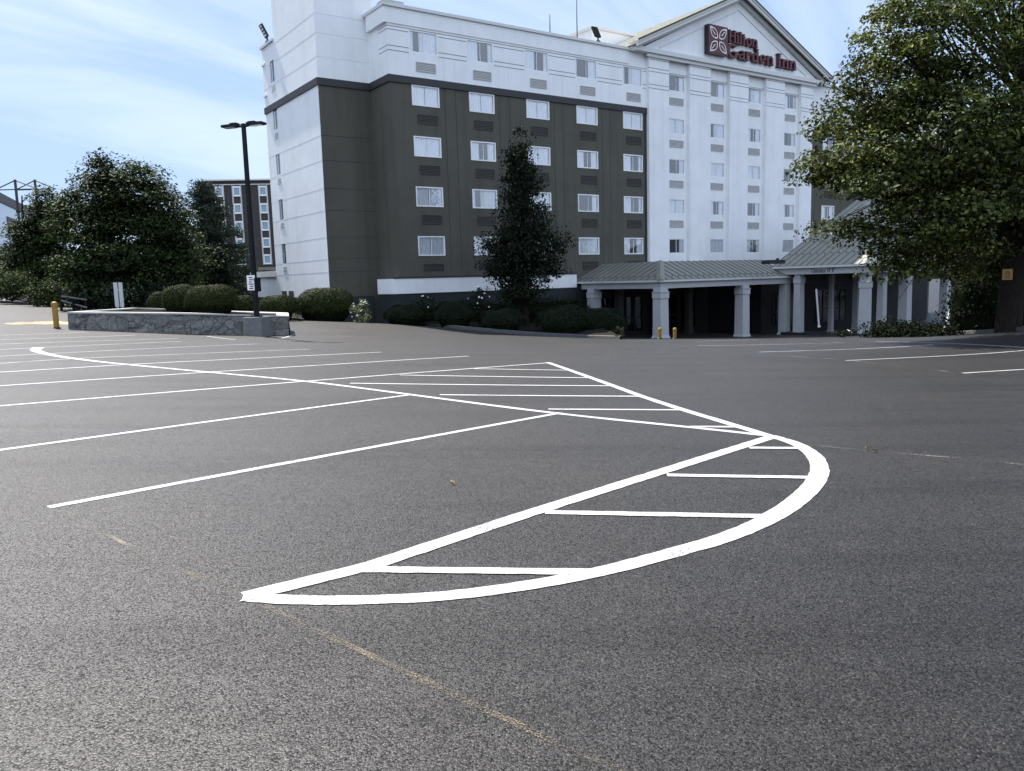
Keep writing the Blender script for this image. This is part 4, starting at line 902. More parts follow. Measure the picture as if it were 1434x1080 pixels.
def clipped_shrub(name, px0, px1, py0, py1, D, m, label, cat, group, seed, n=5200, leaf=0.05, power=2.4, depth=None, rough=0.05, base_py=None):
    rng = np.random.default_rng(seed)
    c = at((px0 + px1) / 2, (py0 + py1) / 2, D); L = at(px0, (py0 + py1) / 2, D); T = at((px0 + px1) / 2, py0, D); B = at((px0 + px1) / 2, py1, D)
    rx = abs(c[0] - L[0]); h = T[2] - B[2]; ry = depth or rx * .9
    t = empty(name, (c[0], c[1], B[2])); tag(t, label, cat, group)
    d = rng.normal(size=(n, 3)); d[:, 2] = np.abs(d[:, 2]) * 1.0 - 0.25 * rng.random(n); d /= np.linalg.norm(d, axis=1)[:, None]
    k = (np.abs(d) ** power).sum(1) ** (-1 / power)
    lump = 1 + rough * np.sin(d[:, 0] * 5 + seed) * np.sin(d[:, 1] * 4.3 + d[:, 2] * 3 + seed) + rng.normal(size=n) * 0.025 - 0.10 * rng.random(n) ** 3
    P = d * (k * lump)[:, None] * np.array([rx, ry, h * .62]) + np.array([0, 0, h * .38]); ok = P[:, 2] > 0.0; P, d = P[ok], d[ok]
    N = d * 1.0 + rng.normal(size=P.shape) * 0.33
    o = leaf_mesh('foliage', P, N, leaf * rng.uniform(.6, 1.4, len(P)), m, 0.6, rng); o.parent = t
    mb = MB(); rock_hull(mb, (0, 0, h * .36), (rx * .86, ry * .86, h * .55), rng); mb.build('branches', M['hull'], t, smooth=True)
    return t

# ------------------------------------------------------------------ kerb and planting bed in front of the hotel
kp = [hit(*p, 48) for p in ((372, 448.2), (400, 448.8), (460, 450), (520, 452.2), (570, 455), (620, 459), (690, 465), (750, 470), (810, 473.2), (868, 475.5))]
kp = smooth(np.array(kp), 2)
def kerb_strip(P, w, h, name):
    P = resample(P, 0.5); T = np.gradient(P, axis=0); T /= np.linalg.norm(T, axis=1)[:, None]; N = np.stack([-T[:, 1], T[:, 0]], -1)
    mb = MB()
    for i in range(len(P)):
        z = gz(*P[i])
        for a, b in ((P[i], -0.2), (P[i], h - 0.02), (P[i] + N[i] * .03, h), (P[i] + N[i] * w, h), (P[i] + N[i] * w, -0.2)): mb.v.append((a[0], a[1], z + b))
    for i in range(len(P) - 1):
        for j in range(4): mb.f.append((5 * i + j, 5 * i + 5 + j, 5 * i + 6 + j, 5 * i + 1 + j)); mb.mi.append(0)
    return tag(mb.build(name, M['kerb']), kind='structure')
kerb_strip(kp, 0.16, 0.15, 'kerb')
back = [HO + u * D1 + v * D2 for u, v in ((-5.3, 12), (-5.3, 2.4), (-2.7, 2.3), (-2.7, -.4), (3, -.4), (10.2, -.4))]
mb = MB(); P = resample(kp, 0.6); n_ = len(P); bk = np.array([b[:2] for b in back]); bk = resample(bk, 0.4); bk = bk[np.linspace(0, len(bk) - 1, n_).astype(int)]
rng = np.random.default_rng(5)
for i in range(n_):
    for k in range(9):
        t = k / 8; q = P[i] * (1 - t) + bk[i] * t; mb.v.append((q[0], q[1], gz(*P[i]) * (1 - t) + (gz(*P[i]) * .95) * t + 0.12 + 0.03 * math.sin(t * 3.14) + rng.normal() * .03))
for i in range(n_ - 1):
    for k in range(8): mb.f.append((9 * i + k, 9 * i + 9 + k, 9 * i + 10 + k, 9 * i + k + 1)); mb.mi.append(0)
tag(mb.build('planting_bed', M['mulch'], smooth=True), kind='structure')

# ------------------------------------------------------------------ shrubs
SG = 'dark shrubs in the bed along the hotel wall'
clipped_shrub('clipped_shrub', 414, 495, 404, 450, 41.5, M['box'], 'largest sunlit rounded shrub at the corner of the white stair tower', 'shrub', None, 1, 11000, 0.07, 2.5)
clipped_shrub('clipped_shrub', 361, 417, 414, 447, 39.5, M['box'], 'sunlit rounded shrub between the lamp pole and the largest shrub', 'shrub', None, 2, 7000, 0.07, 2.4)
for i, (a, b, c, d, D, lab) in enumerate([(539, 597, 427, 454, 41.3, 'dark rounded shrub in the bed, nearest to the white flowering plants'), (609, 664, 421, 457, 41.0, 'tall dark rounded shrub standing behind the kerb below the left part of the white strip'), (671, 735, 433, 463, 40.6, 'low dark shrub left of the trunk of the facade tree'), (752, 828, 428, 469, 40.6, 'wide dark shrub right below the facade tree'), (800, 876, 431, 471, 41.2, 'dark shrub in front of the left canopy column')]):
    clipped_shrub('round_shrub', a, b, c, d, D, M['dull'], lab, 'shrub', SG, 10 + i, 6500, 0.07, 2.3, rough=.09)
def loose_plant(name, px0, px1, py0, py1, D, m, label, cat, seed, n=900, leaf=.08, flowers=0, group=None):
    rng = np.random.default_rng(seed); c = at((px0 + px1) / 2, py1, D); t = empty(name, tuple(c)); tag(t, label, cat, group)
    l = pxlobe(c, D, px0, px1, py0, py1)
    o, C = crown('foliage', m, [l], max(8, n // 25), 25, leaf, l[3] * .45, rng, t, 0.1)
    mb = MB()
    for k in C[:14]: mb.tube([(0, 0, -.1), tuple(k * .5 + (0, 0, .05)), tuple(k)], [.02, .012, .004], 5)
    mb.build('stem', M['bark'], t)
    if flowers:
        P, d = clump_points([l], flowers, rng, .8); k = (P[:, 1] < 0.2); P, d = P[k], d[k]
        o = leaf_mesh('flower', P, d + rng.normal(size=P.shape) * .4, np.full(len(P), leaf * 1.3), M['petal'], .95, rng); o.parent = t
    return t
loose_plant('flowering_plant', 490, 517, 419, 453, 40.2, M['lime'], 'loose pale green plant with light leaves right of the largest shrub', 'plant', 31, 700, .09, 30)
loose_plant('flowering_plant', 575, 612, 412, 452, 42, M['dull'], 'dark plant with a few white flowers between two rounded shrubs', 'plant', 32, 900, .1, 12)
loose_plant('flowering_plant', 655, 690, 400, 440, 42, M['dull'], 'tall dark plant with white flowers below the white strip', 'plant', 33, 900, .1, 22)
loose_plant('yellow_plant', 856, 874, 455, 474, 39.2, M['lime'], 'small yellow green plant at the kerb by the canopy', 'plant', 34, 300, .08)
loose_plant('small_plant', 1167, 1193, 461, 472, 43.0, M['dull'], 'small spiky plant at the edge of the porch drive', 'plant', 35, 300, .1, 8)
# hedge filling the bed against the wall
rng = np.random.default_rng(8); t = empty('wall_hedge', tuple(HO + 3 * D1 - 1.3 * D2 + (0, 0, -0.8)), HRZ); tag(t, 'low dark hedge along the base of the hotel front behind the round shrubs', 'hedge')
lob = [(x, rng.normal() * .25, .55, 1.1, .55, .75 + rng.random() * .15) for x in np.arange(-5.2, 6.8, 0.8)]
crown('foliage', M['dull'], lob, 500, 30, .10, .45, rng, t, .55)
mb = MB(); mb.box(-5.8, 7, -.35, .35, -.6, 1.0); mb.build('branches', M['hull'], t)
# ivy ground cover in front of the porch
rng = np.random.default_rng(9)
pa, pb = hit(1240, 472.3), hit(1335, 470.3); mid = (pa + pb) / 2; t = empty('ground_cover', (mid[0], mid[1], gz(*mid))); tag(t, 'low strip of leafy ground cover at the foot of the porch columns', 'ground cover')
lob = [(*(pa + (pb - pa) * s - mid + (0, .8)), 0.1, .7, .7, .42) for s in np.linspace(0, 1, 9)]
crown('foliage', M['ivy'], lob, 260, 26, .11, .4, rng, t, .4); mb = MB(); rock_hull(mb, (0, .8, 0), (abs(pb[0] - pa[0]) / 2, .5, .3), rng); mb.build('branches', M['hull'], t)

# ------------------------------------------------------------------ trees
def tree(name, base_px, D, lobes_px, m, label, seed, n, per, leaf, crad, trunk_r, top, nb=40, group=None, shell=.5, cat='tree', base_z=None, flat=.55, up=.5, lean=(0, 0), fork=.3, jit=.55):
    rng = np.random.default_rng(seed); b = at(*base_px, D); b[2] = gz(b[0], b[1]) if base_z is None else base_z
    t = empty(name, tuple(b)); tag(t, label, cat, group)
    lob = [pxlobe(b, D, *l[:4], **(l[4] if len(l) > 4 else {})) for l in lobes_px]
    o, C = crown('crown', m, lob, n, per, leaf, crad, rng, t, shell, up, flat, zmin=0.05, jit=jit)
    branches(t, trunk_r, top, C, nb, rng, fork, lean=lean)
    return t
# the tree in front of the dark facade
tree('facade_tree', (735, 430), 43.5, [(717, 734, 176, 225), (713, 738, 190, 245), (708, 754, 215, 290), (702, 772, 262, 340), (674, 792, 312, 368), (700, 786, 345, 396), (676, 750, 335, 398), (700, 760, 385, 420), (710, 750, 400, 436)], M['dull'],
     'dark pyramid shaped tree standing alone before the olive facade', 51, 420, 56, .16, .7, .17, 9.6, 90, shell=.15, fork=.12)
# maples at the far left
tree('maple_tree', (165, 432), 45, [(100, 190, 228, 330), (160, 232, 224, 320), (195, 262, 262, 350), (78, 140, 270, 350), (105, 275, 290, 430), (85, 190, 330, 432, dict(dd=-1)), (180, 278, 330, 425, dict(dd=-1)), (128, 160, 214, 262)], M['maple'],
     'broad dense dark maple, the largest tree at the left', 52, 620, 105, .20, 1.05, .26, 8, 50, shell=.35, fork=.2, flat=.4, up=1.0, jit=.45)
tree('maple_tree', (45, 424), 54, [(42, 88, 263, 340), (22, 80, 300, 400), (-10, 55, 345, 412), (40, 110, 330, 420), (-60, 20, 350, 415)], M['maple'],
     'smaller maple left of the largest one, in front of the pale glass building', 53, 430, 90, .21, 1.0, .22, 7, 34, shell=.4, fork=.2, flat=.4, up=1.0, jit=.45)
tree('background_tree', (-60, 418), 66, [(-120, -10, 300, 415), (-40, 20, 340, 412)], M['maple'], 'tree cut off by the left edge of the view', 54, 300, 40, .28, 1.0, .22, 7, 12, shell=.5)
# pine in front of the brick block
rng = np.random.default_rng(61); b = at(303, 418, 60); b[2] = gz(b[0], b[1]); t = empty('pine_tree', tuple(b)); tag(t, 'dark pine with layered boughs in front of the brown brick block', 'tree')
topz = at(290, 253, 60)[2] - b[2]; bot = 0.6; Pn = []; Nn = []; mb = MB(); mb.tube([(0, 0, -.3), (0, 0, topz * .5), (-.3, 0, topz * .97)], [.24, .15, .02], 8)
for k in range(46):
    f = (k / 46) ** 0.9; z = bot + (topz - bot) * f; R = (1 - f) ** .75 * 3.6 + .35
    for j in range(5):
        a = rng.random() * 6.283; Lb = R * rng.uniform(.55, 1.1); dv = np.array([math.cos(a), math.sin(a), rng.uniform(-.12, .25)]); s0 = np.array([-.3 * f, 0, z])
        mb.tube([s0, s0 + dv * Lb * .6 - (0, 0, .08), s0 + dv * Lb], [.05, .03, .01], 5, cap=False)
        nn = int(150 * Lb / 2.5); tt = rng.random(nn) ** .7
        Pn.append(s0 + dv * Lb * tt[:, None] + rng.normal(size=(nn, 3)) * np.array([.26, .26, .10])); Nn.append(rng.normal(size=(nn, 3)) * .6 + (0, 0, .6))
Pn = np.concatenate(Pn); Nn = np.concatenate(Nn); o = leaf_mesh('crown', Pn, Nn, .30 * rng.uniform(.6, 1.2, len(Pn)), M['pine'], .22, rng); o.parent = t; mb.build('trunk', M['bark'], t, smooth=True)
tree('background_tree', (322, 420), 52, [(282, 322, 365, 412), (286, 316, 345, 395)], M['dull'], 'low bushy tree right of the pine behind the planter shrubs', 55, 160, 40, .2, .7, .12, 3, 14, shell=.3)
tree('background_tree', (255, 425), 56, [(225, 300, 350, 428), (240, 290, 320, 400)], M['dull'], 'dark bushy tree between the largest maple and the pine', 56, 240, 40, .22, .8, .14, 4, 14, shell=.3)
for i, (a, b_, c, d, D, lab) in enumerate([(-10, 45, 378, 420, 50, 'light green bush at the left edge below the smaller maple'), (40, 100, 392, 430, 47, 'bush with pale leaf tips between the two maples'), (95, 150, 396, 433, 43, 'dark bush below the left side of the largest maple'), (140, 215, 398, 436, 41, 'dark bush below the largest maple behind the white boards'), (205, 290, 395, 436, 42, 'dark bush behind the planter between the maple and the clipped shrubs')]):
    loose_plant('bush', a, b_, c, d, D, M['maple'] if i < 2 else M['dull'], lab, 'bush', 70 + i, 2600, .16, 0, 'bushes under the left trees')
# big tree at the right
tree('street_tree', (1412, 462), 26.5, [
    (1150, 1250, 298, 338, dict(dd=-1.2)), (1215, 1290, 335, 385, dict(dd=-1.6)), (1240, 1345, 315, 384, dict(dd=-2)), (1119, 1230, 206, 258, dict(dd=-.8)), (1172, 1290, 180, 275, dict(dd=-2.6)), (1136, 1250, 122, 200, dict(dd=-.5)),
    (1170, 1300, 75, 185, dict(dd=-2.2)), (1208, 1330, 0, 120, dict(dd=-1)), (1240, 1400, -60, 110, dict(dd=-3)), (1270, 1420, 80, 260, dict(dd=-3.4)), (1250, 1400, 225, 355, dict(dd=-3)), (1300, 1390, 320, 385, dict(dd=-1.5)), (1330, 1450, 290, 395, dict(dd=1.5)), (1350, 1440, 200, 395, dict(dd=3)), (1400, 1560, 260, 395, dict(dd=.5)), (1390, 1500, 100, 300, dict(dd=-3)),
    (1400, 1560, -40, 110, dict(dd=-2.5)), (1400, 1600, 130, 330, dict(dd=-2)), (1340, 1560, 120, 340, dict(dd=2.5)), (1225, 1400, 90, 330, dict(dd=2.5)), (1310, 1560, -220, -10), (1225, 1350, -150, -10, dict(dd=1))], M['pear'],
     'large leafy tree at the right edge, boughs over the porch roof', 57, 1000, 125, .145, .80, .36, 11.5, 130, shell=.6, fork=.22, flat=.42, up=.8, jit=.55)
# hedge at the right below the tree
rng = np.random.default_rng(62); b = at(1395, 470, 31); b[2] = gz(b[0], b[1]); t = empty('dark_hedge', tuple(b)); tag(t, 'tall dark ivy covered hedge beside the tree trunk at the right edge', 'hedge')
lob = [pxlobe(b, 31, *q) for q in ((1331, 1385, 378, 480), (1345, 1425, 366, 480), (1395, 1480, 350, 480), (1460, 1540, 345, 480), (1331, 1400, 410, 485), (1520, 1600, 340, 480), (1370, 1450, 400, 490), (1440, 1560, 400, 490))]
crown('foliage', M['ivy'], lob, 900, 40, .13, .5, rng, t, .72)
mb = MB()
for l in lob: rock_hull(mb, l[:3], (l[3] * .93, l[4] * .9, l[5] * .95), rng)
mb.build('branches', M['hull'], t, smooth=True)
rng = np.random.default_rng(63); b = at(1500, 470, 40); b[2] = gz(b[0], b[1])
tree('background_tree', (1440, 465), 44, [(1340, 1480, 240, 400), (1420, 1560, 180, 420)], M['dull'], 'dark background tree behind the big trunk at the right edge', 64, 420, 40, .2, .9, .2, 6, 20, shell=.3)
# yellow sign on the trunk
b = at(1411, 384.5, 25.9); t = empty('warning_sign', tuple(b)); tag(t, 'small square yellow sign fixed to the dark trunk at the right edge', 'sign')
mb = MB(); s = .165; mb.prism([(-s, 0, -s * 1.05), (s, 0, -s * 1.05), (s, 0, s * 1.05), (-s, 0, s * 1.05)], (0, .012, 0)); mb.build('sign_panel', M['warnsign'], t, bevel=.004)
mb = MB()
for x0, x1, z0, z1 in ((-.05, .05, .07, .10), (-.07, -.04, .0, .07), (.04, .07, .0, .07), (-.04, .04, .02, .045), (-.09, -.01, -.06, -.03), (.01, .09, -.06, -.03), (-.09, .09, -.12, -.09)): mb.box(x0, x1, -.004, -.001, z0, z1)
mb.build('marking', M['sign_side'], t)
# kerb on the right below the hedge
kr = [hit(*p, 45) for p in ((1245, 471.5), (1300, 470.2), (1360, 467.6), (1434, 463.5), (1520, 458))]
kerb_strip(np.array(kr), .16, .12, 'kerb')

# ------------------------------------------------------------------ stone planter with clipped shrubs
PA, PB, PC = hit(97, 461.5), hit(268, 468.3), hit(405, 469.8)
n_ = (PC - PB) / np.linalg.norm(PC - PB); perp = np.array([-n_[1], n_[0]])
PD = PC + perp * 2.6 + n_ * 0.2; PE = PA + np.array([1.2, 2.6])
outer = [PA, PB, PC, PD, PE]
t = empty('stone_planter', (PB[0], PB[1], gz(*PB))); tag(t, 'long low fieldstone planter wall with a pale cap beside the lamp pole', 'planter')
def toL(p, z): return (p[0] - PB[0], p[1] - PB[1], z - gz(*PB))
hA, hB, hC = at(97, 437.0, float(PA[1]))[2], at(268, 438.6, float(PB[1]))[2], at(403, 442.3, float(PC[1]))[2]
tops = [hA, hB, hC, hC + .03, hA + .03]
cen = sum(outer) / 5
mb = MB(); rng = np.random.default_rng(3)
for i in range(5):
    j = (i + 1) % 5; a, b = outer[i], outer[j]; nseg = max(2, int(np.linalg.norm(b - a) / .35))
    dirn = (b - a) / np.linalg.norm(b - a); nn = np.array([dirn[1], -dirn[0]]); base = len(mb.v); rows = 5
    for k in range(nseg + 1):
        s = k / nseg; p = a + (b - a) * s; zt_ = tops[i] + (tops[j] - tops[i]) * s - .05; z0 = gz(*p) - .1
        for r in range(rows): 
            q = p + nn * (0.0 if k in (0, nseg) else rng.normal() * .025) + nn * (.05 * (1 - r / (rows - 1)))
            mb.v.append(toL(q, z0 + (zt_ - z0) * r / (rows - 1)))
    for k in range(nseg):
        for r in range(rows - 1): i0 = base + k * rows + r; mb.f.append((i0, i0 + rows, i0 + rows + 1, i0 + 1)); mb.mi.append(0)
mb.build('stone_wall', M['stone'], t)
mb = MB()
for i in range(5):
    j = (i + 1) % 5; a, b = outer[i], outer[j]
    ia, ib = a + (cen - a) / np.linalg.norm(cen - a) * .45, b + (cen - b) / np.linalg.norm(cen - b) * .45
    oa, ob = a - (cen - a) / np.linalg.norm(cen - a) * .04, b - (cen - b) / np.linalg.norm(cen - b) * .04
    va_ = [toL(oa, tops[i] - .05), toL(ob, tops[j] - .05), toL(ib, tops[j] - .05), toL(ia, tops[i] - .05)]
    mb.prism(va_, (0, 0, .055))
mb.build('cap', M['concrete_top'], t)
mb = MB(); mb.poly([toL(o + (cen - o) / np.linalg.norm(cen - o) * .4, tops[i] - .08) for i, o in enumerate(outer)]); mb.build('soil', M['mulch'], t)
pg = 'clipped shrubs in and behind the stone planter'
clipped_shrub('planter_shrub', 262, 331, 399.5, 441, 32.2, M['box'], 'clipped globe shrub in front, right of the pair in the planter', 'shrub', pg, 21, 8500, 0.05, 3.0, depth=.85)
clipped_shrub('planter_shrub', 230, 280, 399.5, 440, 33.2, M['box'], 'clipped globe shrub left of the pair in the planter', 'shrub', pg, 22, 6500, 0.05, 3.0, depth=.7)
clipped_shrub('planter_shrub', 207, 243, 409, 440, 34.5, M['box'], 'lower shrub peeking out left of the two globe shrubs', 'shrub', pg, 23, 4200, 0.055, 2.3)
clipped_shrub('planter_shrub', 322, 360, 414, 441, 34.8, M['box'], 'low dark shrub between the globe shrubs and the lamp pole', 'shrub', pg, 24, 4200, 0.055, 2.3)

# ------------------------------------------------------------------ lamp pole on its concrete block
pb = hit(361.5, 469.8); base_z = gz(*pb); Dp = float(pb[1])
blk = empty('concrete_footing', (pb[0], pb[1], base_z), RAD(-14)); tag(blk, 'square concrete footing block under the lamp pole', 'footing')
zt_ = at(361, 443.8, Dp)[2] - base_z
mb = MB(); mb.frustum(-.1, zt_, .40, .40, .38, .38); mb.build('block', M['concrete'], blk, bevel=.02)
lt = empty('lamp_pole', (pb[0], pb[1], base_z + zt_), RAD(-18)); tag(lt, 'black square lamp pole with two flat lamp heads and a small white sign', 'street lamp')
H = at(343.5, 173, Dp)[2] - base_z - zt_
mb = MB(); mb.frustum(0.03, H, .078, .078, .062, .062); mb.build('pole', M['black'], lt, bevel=.01)
mb = MB(); mb.box(-.17, .17, -.17, .17, 0.0, .03)
for x in (-.12, .12):
    for y in (-.12, .12): mb.lathe([(.02, .03), (.02, .08), (.01, .085)], 8, c=(x, y))
mb.build('base_plate', M['black'], lt)
for s in (-1, 1):
    mb = MB(); mb.tube([(s * .07, 0, H - .10), (s * .22, 0, H - .08)], .045, 8)
    x0, x1 = s * .20, s * .86
    mb.prism([(x0, -.15, H - .10), (x1, -.15, H - .10), (x1 + s * .03, -.15, H - .06), (x1, -.15, H - .01), (x0, -.15, H + .01)], (0, .30, 0))
    for k in range(5): xx = s * (.26 + k * .06); mb.box(min(xx, xx + .02 * s), max(xx, xx + .02 * s), -.12, .12, H + .018, H + .045)
    h_ = mb.build('lamp_head', M['black'], lt)
    mb = MB(); mb.prism([(s * .34, -.11, H - .101), (s * .80, -.11, H - .101), (s * .80, .11, H - .101), (s * .34, .11, H - .101)], (0, 0, -.02)); mb.build('lens', M['lens'], h_)
z1, z0 = at(357, 385.5, Dp)[2] - base_z - zt_, at(357, 406.5, Dp)[2] - base_z - zt_
sg = MB(); sg.box(-.23, .12, -.135, -.125, z0, z1); sgo = sg.build('pole_sign', M['sign_white'], lt); sgo['label'] = 'small white sign strapped to the pole'
sg = MB(); hh = z1 - z0
for k, (w_, o_) in enumerate(((.16, 0), (.2, .02), (.12, -.02), (.2, 0), (.16, .02), (.18, 0))): sg.box(-.055 - w_ / 2 + o_, -.055 + w_ / 2 + o_, -.139, -.136, z1 - hh * (.14 + .145 * k) - .028, z1 - hh * (.14 + .145 * k) + .01)
sg.build('marking', M['black'], sgo)
sg = MB(); sg.box(.10, .16, -.16, .16, z0 - .05, z1 - .1); sg.build('control_box', M['black'], lt)

# ------------------------------------------------------------------ bollards
def bollard(px, y0, y1, D, r, label):
    b = at(px, y1, D); b[2] = gz(b[0], b[1]) if D < 36 else b[2]; t = empty('bollard', tuple(b)); tag(t, label, 'bollard', 'yellow steel bollards')
    h = at(px, y0, D)[2] - b[2]
    mb = MB(); mb.lathe([(r, -.3), (r, h - .10)], 18); mb.build('post', M['yellow'], t, smooth=False)
    mb = MB(); mb.lathe([(r * 1.12, h - .16), (r * 1.12, h - .07), (r * .9, h - .02), (r * .4, h)], 18); mb.build('cap', M['yellow'], t)
    mb = MB(); mb.lathe([(r * 1.5, -.02), (r * 1.35, .03), (r * 1.02, .05)], 18); mb.build('footing', M['plinth_black'], t)
_b = hit(81, 460)
bollard(79.5, 422.5, 460, float(_b[1]), .10, 'yellow bollard left of the stone planter')
bollard(924, 459, 474.5, 39.5, .085, 'short yellow bollard in front of the corner canopy column')
bollard(945, 459, 474.5, 39.6, .085, 'short yellow bollard right of the corner canopy column')

# ------------------------------------------------------------------ small things at the left
for k, px in enumerate((164.5, 171.5)):
    D = 36.0; b = at(px, 432, D); mb = MB(); h = at(px, 396, D)[2] - b[2]; mb.box(-.085, .085, -.02, .02, .06, h); mb.box(-.03, .03, .0, .05, -.6, .9)
    o = mb.build('marker_board', M['frame_g'], bevel=.006); o.location = tuple(b); tag(o, 'narrow upright white board before the maple, ' + ('left of its twin' if k == 0 else 'right of its twin'), 'marker board', 'pair of white marker boards')
rng = np.random.default_rng(77)
t = empty('rail_fence', tuple(at(115, 432, 42))); tag(t, 'low dark wooden rail fence in the shade of the trees at the left', 'fence')
o0 = np.array(t.location)
for px in (86, 103, 121): p = at(px, 431, 42) - o0; mb = MB(); mb.box(p[0] - .05, p[0] + .05, p[1] - .05, p[1] + .05, p[2] - .6, p[2] + 1.0); mb.build('post', M['bark'], t)
for a, b_ in ((415, 420), (421, 431)): p, q = at(86, a, 41.9) - o0, at(122, b_, 41.9) - o0; mb = MB(); mb.tube([tuple(p), tuple(q)], .05, 6); mb.build('rail', M['concrete'], t)
for k, (px, py, s) in enumerate(((20, 421, .30), (67, 427, .2), (101, 429.5, .34), (107, 430.5, .30), (113, 431.5, .36), (118, 432, .2), (58, 426, .22))):
    p = hit(px, py, 62); mb = MB(); rock_hull(mb, (0, 0, 0), (s * 1.3, s, s * .75), rng, 10, 6); o = mb.build('rock', M['rock']); o.location = (p[0], p[1], gz(*p) + s * .3)
    tag(o, 'pale rock lying along the edge of the drive under the left trees', 'rock', 'rocks edging the left drive')
# verge where the drive meets the trees
ve = [hit(*p, 66) for p in ((-60, 412), (0, 417), (50, 425), (100, 431.5), (150, 436.5), (235, 437))]
kv = smooth(np.array(ve), 2); mb = MB(); P = resample(kv, .8)
for i, p in enumerate(P):
    for k in range(6):
        q = p + np.array([-.15, 1.0]) * (k / 5.0) ** 1.3 * 30; mb.v.append((q[0], q[1], max(gz(*p), gz(*q)) + (.04 if k == 0 else .10 + .2 * math.sin(k)) + rng.normal() * .03))
for i in range(len(P) - 1):
    for k in range(5): mb.f.append((6 * i + k, 6 * i + 6 + k, 6 * i + 7 + k, 6 * i + k + 1)); mb.mi.append(0)
tag(mb.build('verge', M['mulch'], smooth=True), kind='structure')

# ------------------------------------------------------------------ buildings in the background
def local_building(name, px, D, rz, label, cat='building'):
    b = at(px, 410, D); t = empty(name, tuple(b), rz); tag(t, label, cat); return t, b
D = 112; t, b = local_building('brick_block', 299.5, D, RAD(6), 'five storey brown brick block with white window strips behind the pine')
sz = lambda y: at(320, y, D)[2] - b[2]; sx = lambda x: (x - 299.5) / FPX * D * 1.03
mb = MB(); mb.box(0, 26, 0, 14, -8, sz(253)); mb.build('wall', M['brick'], t)
mb = MB(); mb.box(-.3, 26.3, -.4, 14.3, sz(253), sz(251)); mb.box(-.1, 26.1, -.2, 0, sz(259), sz(258)); mb.box(sx(372), sx(395), 2, 6, sz(251), sz(248.5)); mb.build('roof_edge', M['trim'], t)
for px in (316.5, 339, 373, 396):
    mb = MB()
    for e in (-1, 1): x = sx(px + e * 5.3); mb.box(x - .08, x + .08, -.16, -.0, sz(372), sz(259.5), M['frame_g'])
    mb.box(sx(px) - .9, sx(px) + .9, -.03, -.0, sz(372), sz(259.5), M['brick'])
    mb.build('window_strip', None, t)
fw_ = None
for px in (316.5, 339, 373, 396):
    for y in (268, 292.5, 317, 341, 364.5):
        if fw_ is None:
            a, h = sx(299.5 + 3.6), sz(410 - 5.5)
            mb = MB(); mb.box(-a, a, -.05, -.02, -h, h); fw_ = mb.build('window', M['glass_blue'], None); g = fw_
            mb = MB(); e = .2; mb.box(-a - e, a + e, -.14, -.06, h, h + e); mb.box(-a - e, a + e, -.14, -.06, -h - e, -h); mb.box(-a - e, -a, -.14, -.06, -h, h); mb.box(a, a + e, -.14, -.06, -h, h); mb.build('frame', M['frame_w'], g)
        else: g = copy_tree(fw_)
        g.parent = t; g.location = (sx(px), 0, sz(y))
t, b = local_building('low_brown_wing', 327, 74, RAD(10), 'low brown flat roofed building between the planter shrubs and the white annex')
mb = MB(); z_ = at(340, 379.5, 74)[2] - b[2]; mb.box(0, 9, 0, 8, -6, z_); mb.build('wall', M['brick'], t); mb = MB(); mb.box(-.15, 9.15, -.2, 8.2, z_, z_ + .28); mb.build('roof_edge', M['concrete'], t)
# pale glass building at the far left, receding to the right
pl, pr = at(-60, 410, 80), at(66, 410, 132)
t = empty('glass_building', tuple(pl), math.atan2(pr[1] - pl[1], pr[0] - pl[0])); tag(t, 'pale glass clad building with brown bands and roof masts at the left edge', 'building')
Lw = float(np.linalg.norm((pr - pl)[:2])); ztop = at(0, 257.5, 96)[2] - pl[2]
mb = MB(); mb.box(0, Lw, 0, 20, -8, ztop - 1.2); mb.build('wall', M['panel'], t)
mb = MB(); mb.box(-.1, Lw + .1, -.15, 20.1, ztop - 1.2, ztop); mb.build('roof_band', M['brownband'], t)
for k in range(5):
    z_ = ztop - 3.6 - k * 3.4; mb = MB(); mb.box(Lw * .52, Lw - .3, -.10, .02, z_ - .9, z_ + .9); mb.build('window', M['brownband'], t)
mb = MB()
for z_ in np.arange(-4, ztop - 3, 1.7): mb.box(0, Lw * .52, -.03, 0, z_ - .05, z_ + .05)
mb.build('panel_joint', M['glass_blue'], t)
ms = []
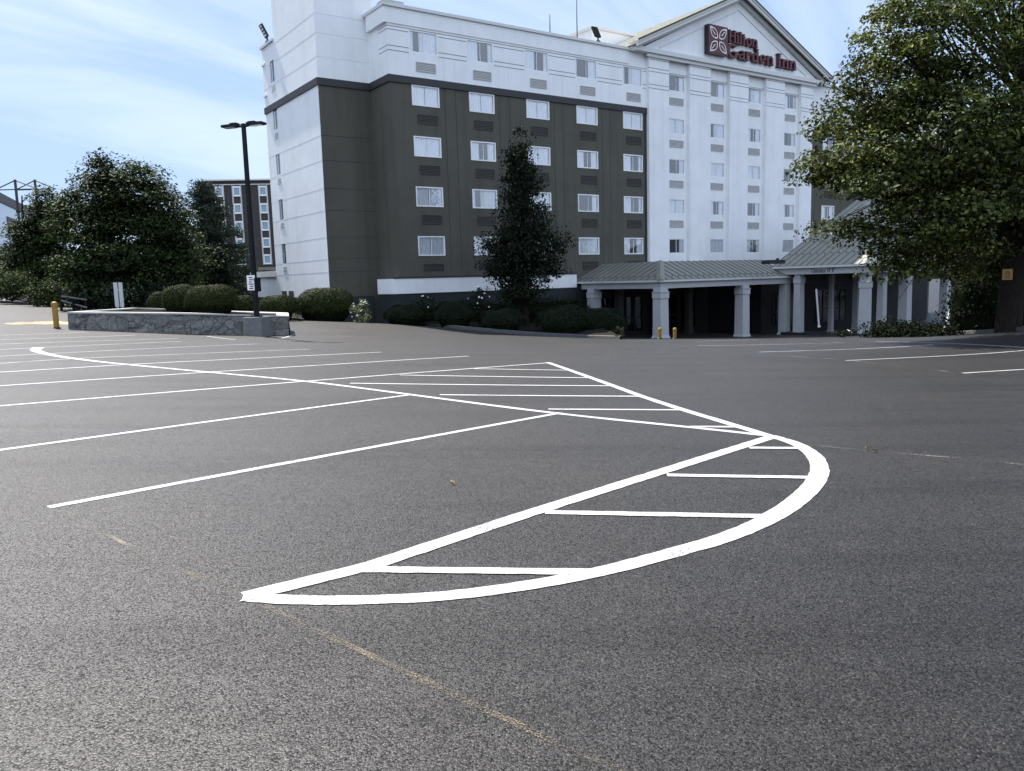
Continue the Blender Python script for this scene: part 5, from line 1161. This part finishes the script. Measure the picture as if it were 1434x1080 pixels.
for px in (26, 53.5):
    D = 98 if px < 30 else 104
    zm = at(px, 251.5, D)[2]; p = at(px, 300, D); o = MB(); o.tube([(0, 0, -2), (0, 0, zm - p[2])], .15, 8)
    o.box(-2.6, 2.6, -.05, .05, (zm - p[2]) * .70, (zm - p[2]) * .70 + .12)
    for s in (-1, 1): o.tube([(0, 0, zm - p[2] - .1), (s * 2.5, 0, (zm - p[2]) * .72)], .07, 5)
    e = empty('roof_mast', tuple(p), RAD(0)); tag(e, 'steel mast with stay cables above the pale glass building, ' + ('left one' if px < 30 else 'right one'), 'mast', 'stayed roof masts'); o.build('mast', M['vent_d'], e)
# a few fallen leaves on the asphalt
rng = np.random.default_rng(90)
for k, (px, py) in enumerate(((634, 679), (1214, 630), (1225, 633), (1250, 476), (1238, 474), (900, 462))):
    p = hit(px, py); s = .03 if py > 500 else .06; mb = MB(); a = rng.random() * 6.28
    c_, s_ = math.cos(a), math.sin(a)
    pts = [(s * (c_ * x - s_ * y), s * (s_ * x + c_ * y), z) for x, y, z in ((-1, 0, .004), (-.3, .5, .022), (.5, .35, .015), (1, 0, .03), (.5, -.35, .012), (-.3, -.5, .02))]
    mb.prism(pts, (0, 0, .003)); o = mb.build('fallen_leaf', M['deadleaf']); o.location = (p[0], p[1], gz(*p) + .004); tag(o, 'dry tan fallen leaf lying on the asphalt', 'leaf', 'fallen leaves on the asphalt')
# far woods that close the view beyond the lot on both sides
rng = np.random.default_rng(101)
for a0, a1, lab in ((34, 88, 'far line of dark trees beyond the lot to the right of the hotel'), (-88, -44, 'far line of dark trees beyond the drive at the left')):
    am = RAD((a0 + a1) / 2); c = np.array([105 * math.sin(am), 105 * math.cos(am), 0.0]); c[2] = gz(c[0], c[1]); t = empty('distant_trees', tuple(c)); tag(t, lab, 'woods', None, 'stuff')
    lob = []
    for a in np.arange(a0, a1, 1.6):
        r = 105 + rng.normal() * 4; lob.append((r * math.sin(RAD(a)) - c[0], r * math.cos(RAD(a)) - c[1], 4.2 + rng.normal() * .6, 3.0, 3.0, 4.6 + rng.normal() * .9))
    o, _ = crown('crown', M['maple'], lob, 620, 44, .62, 2.0, rng, t, .35, .8, .5); o['kind'] = 'stuff'
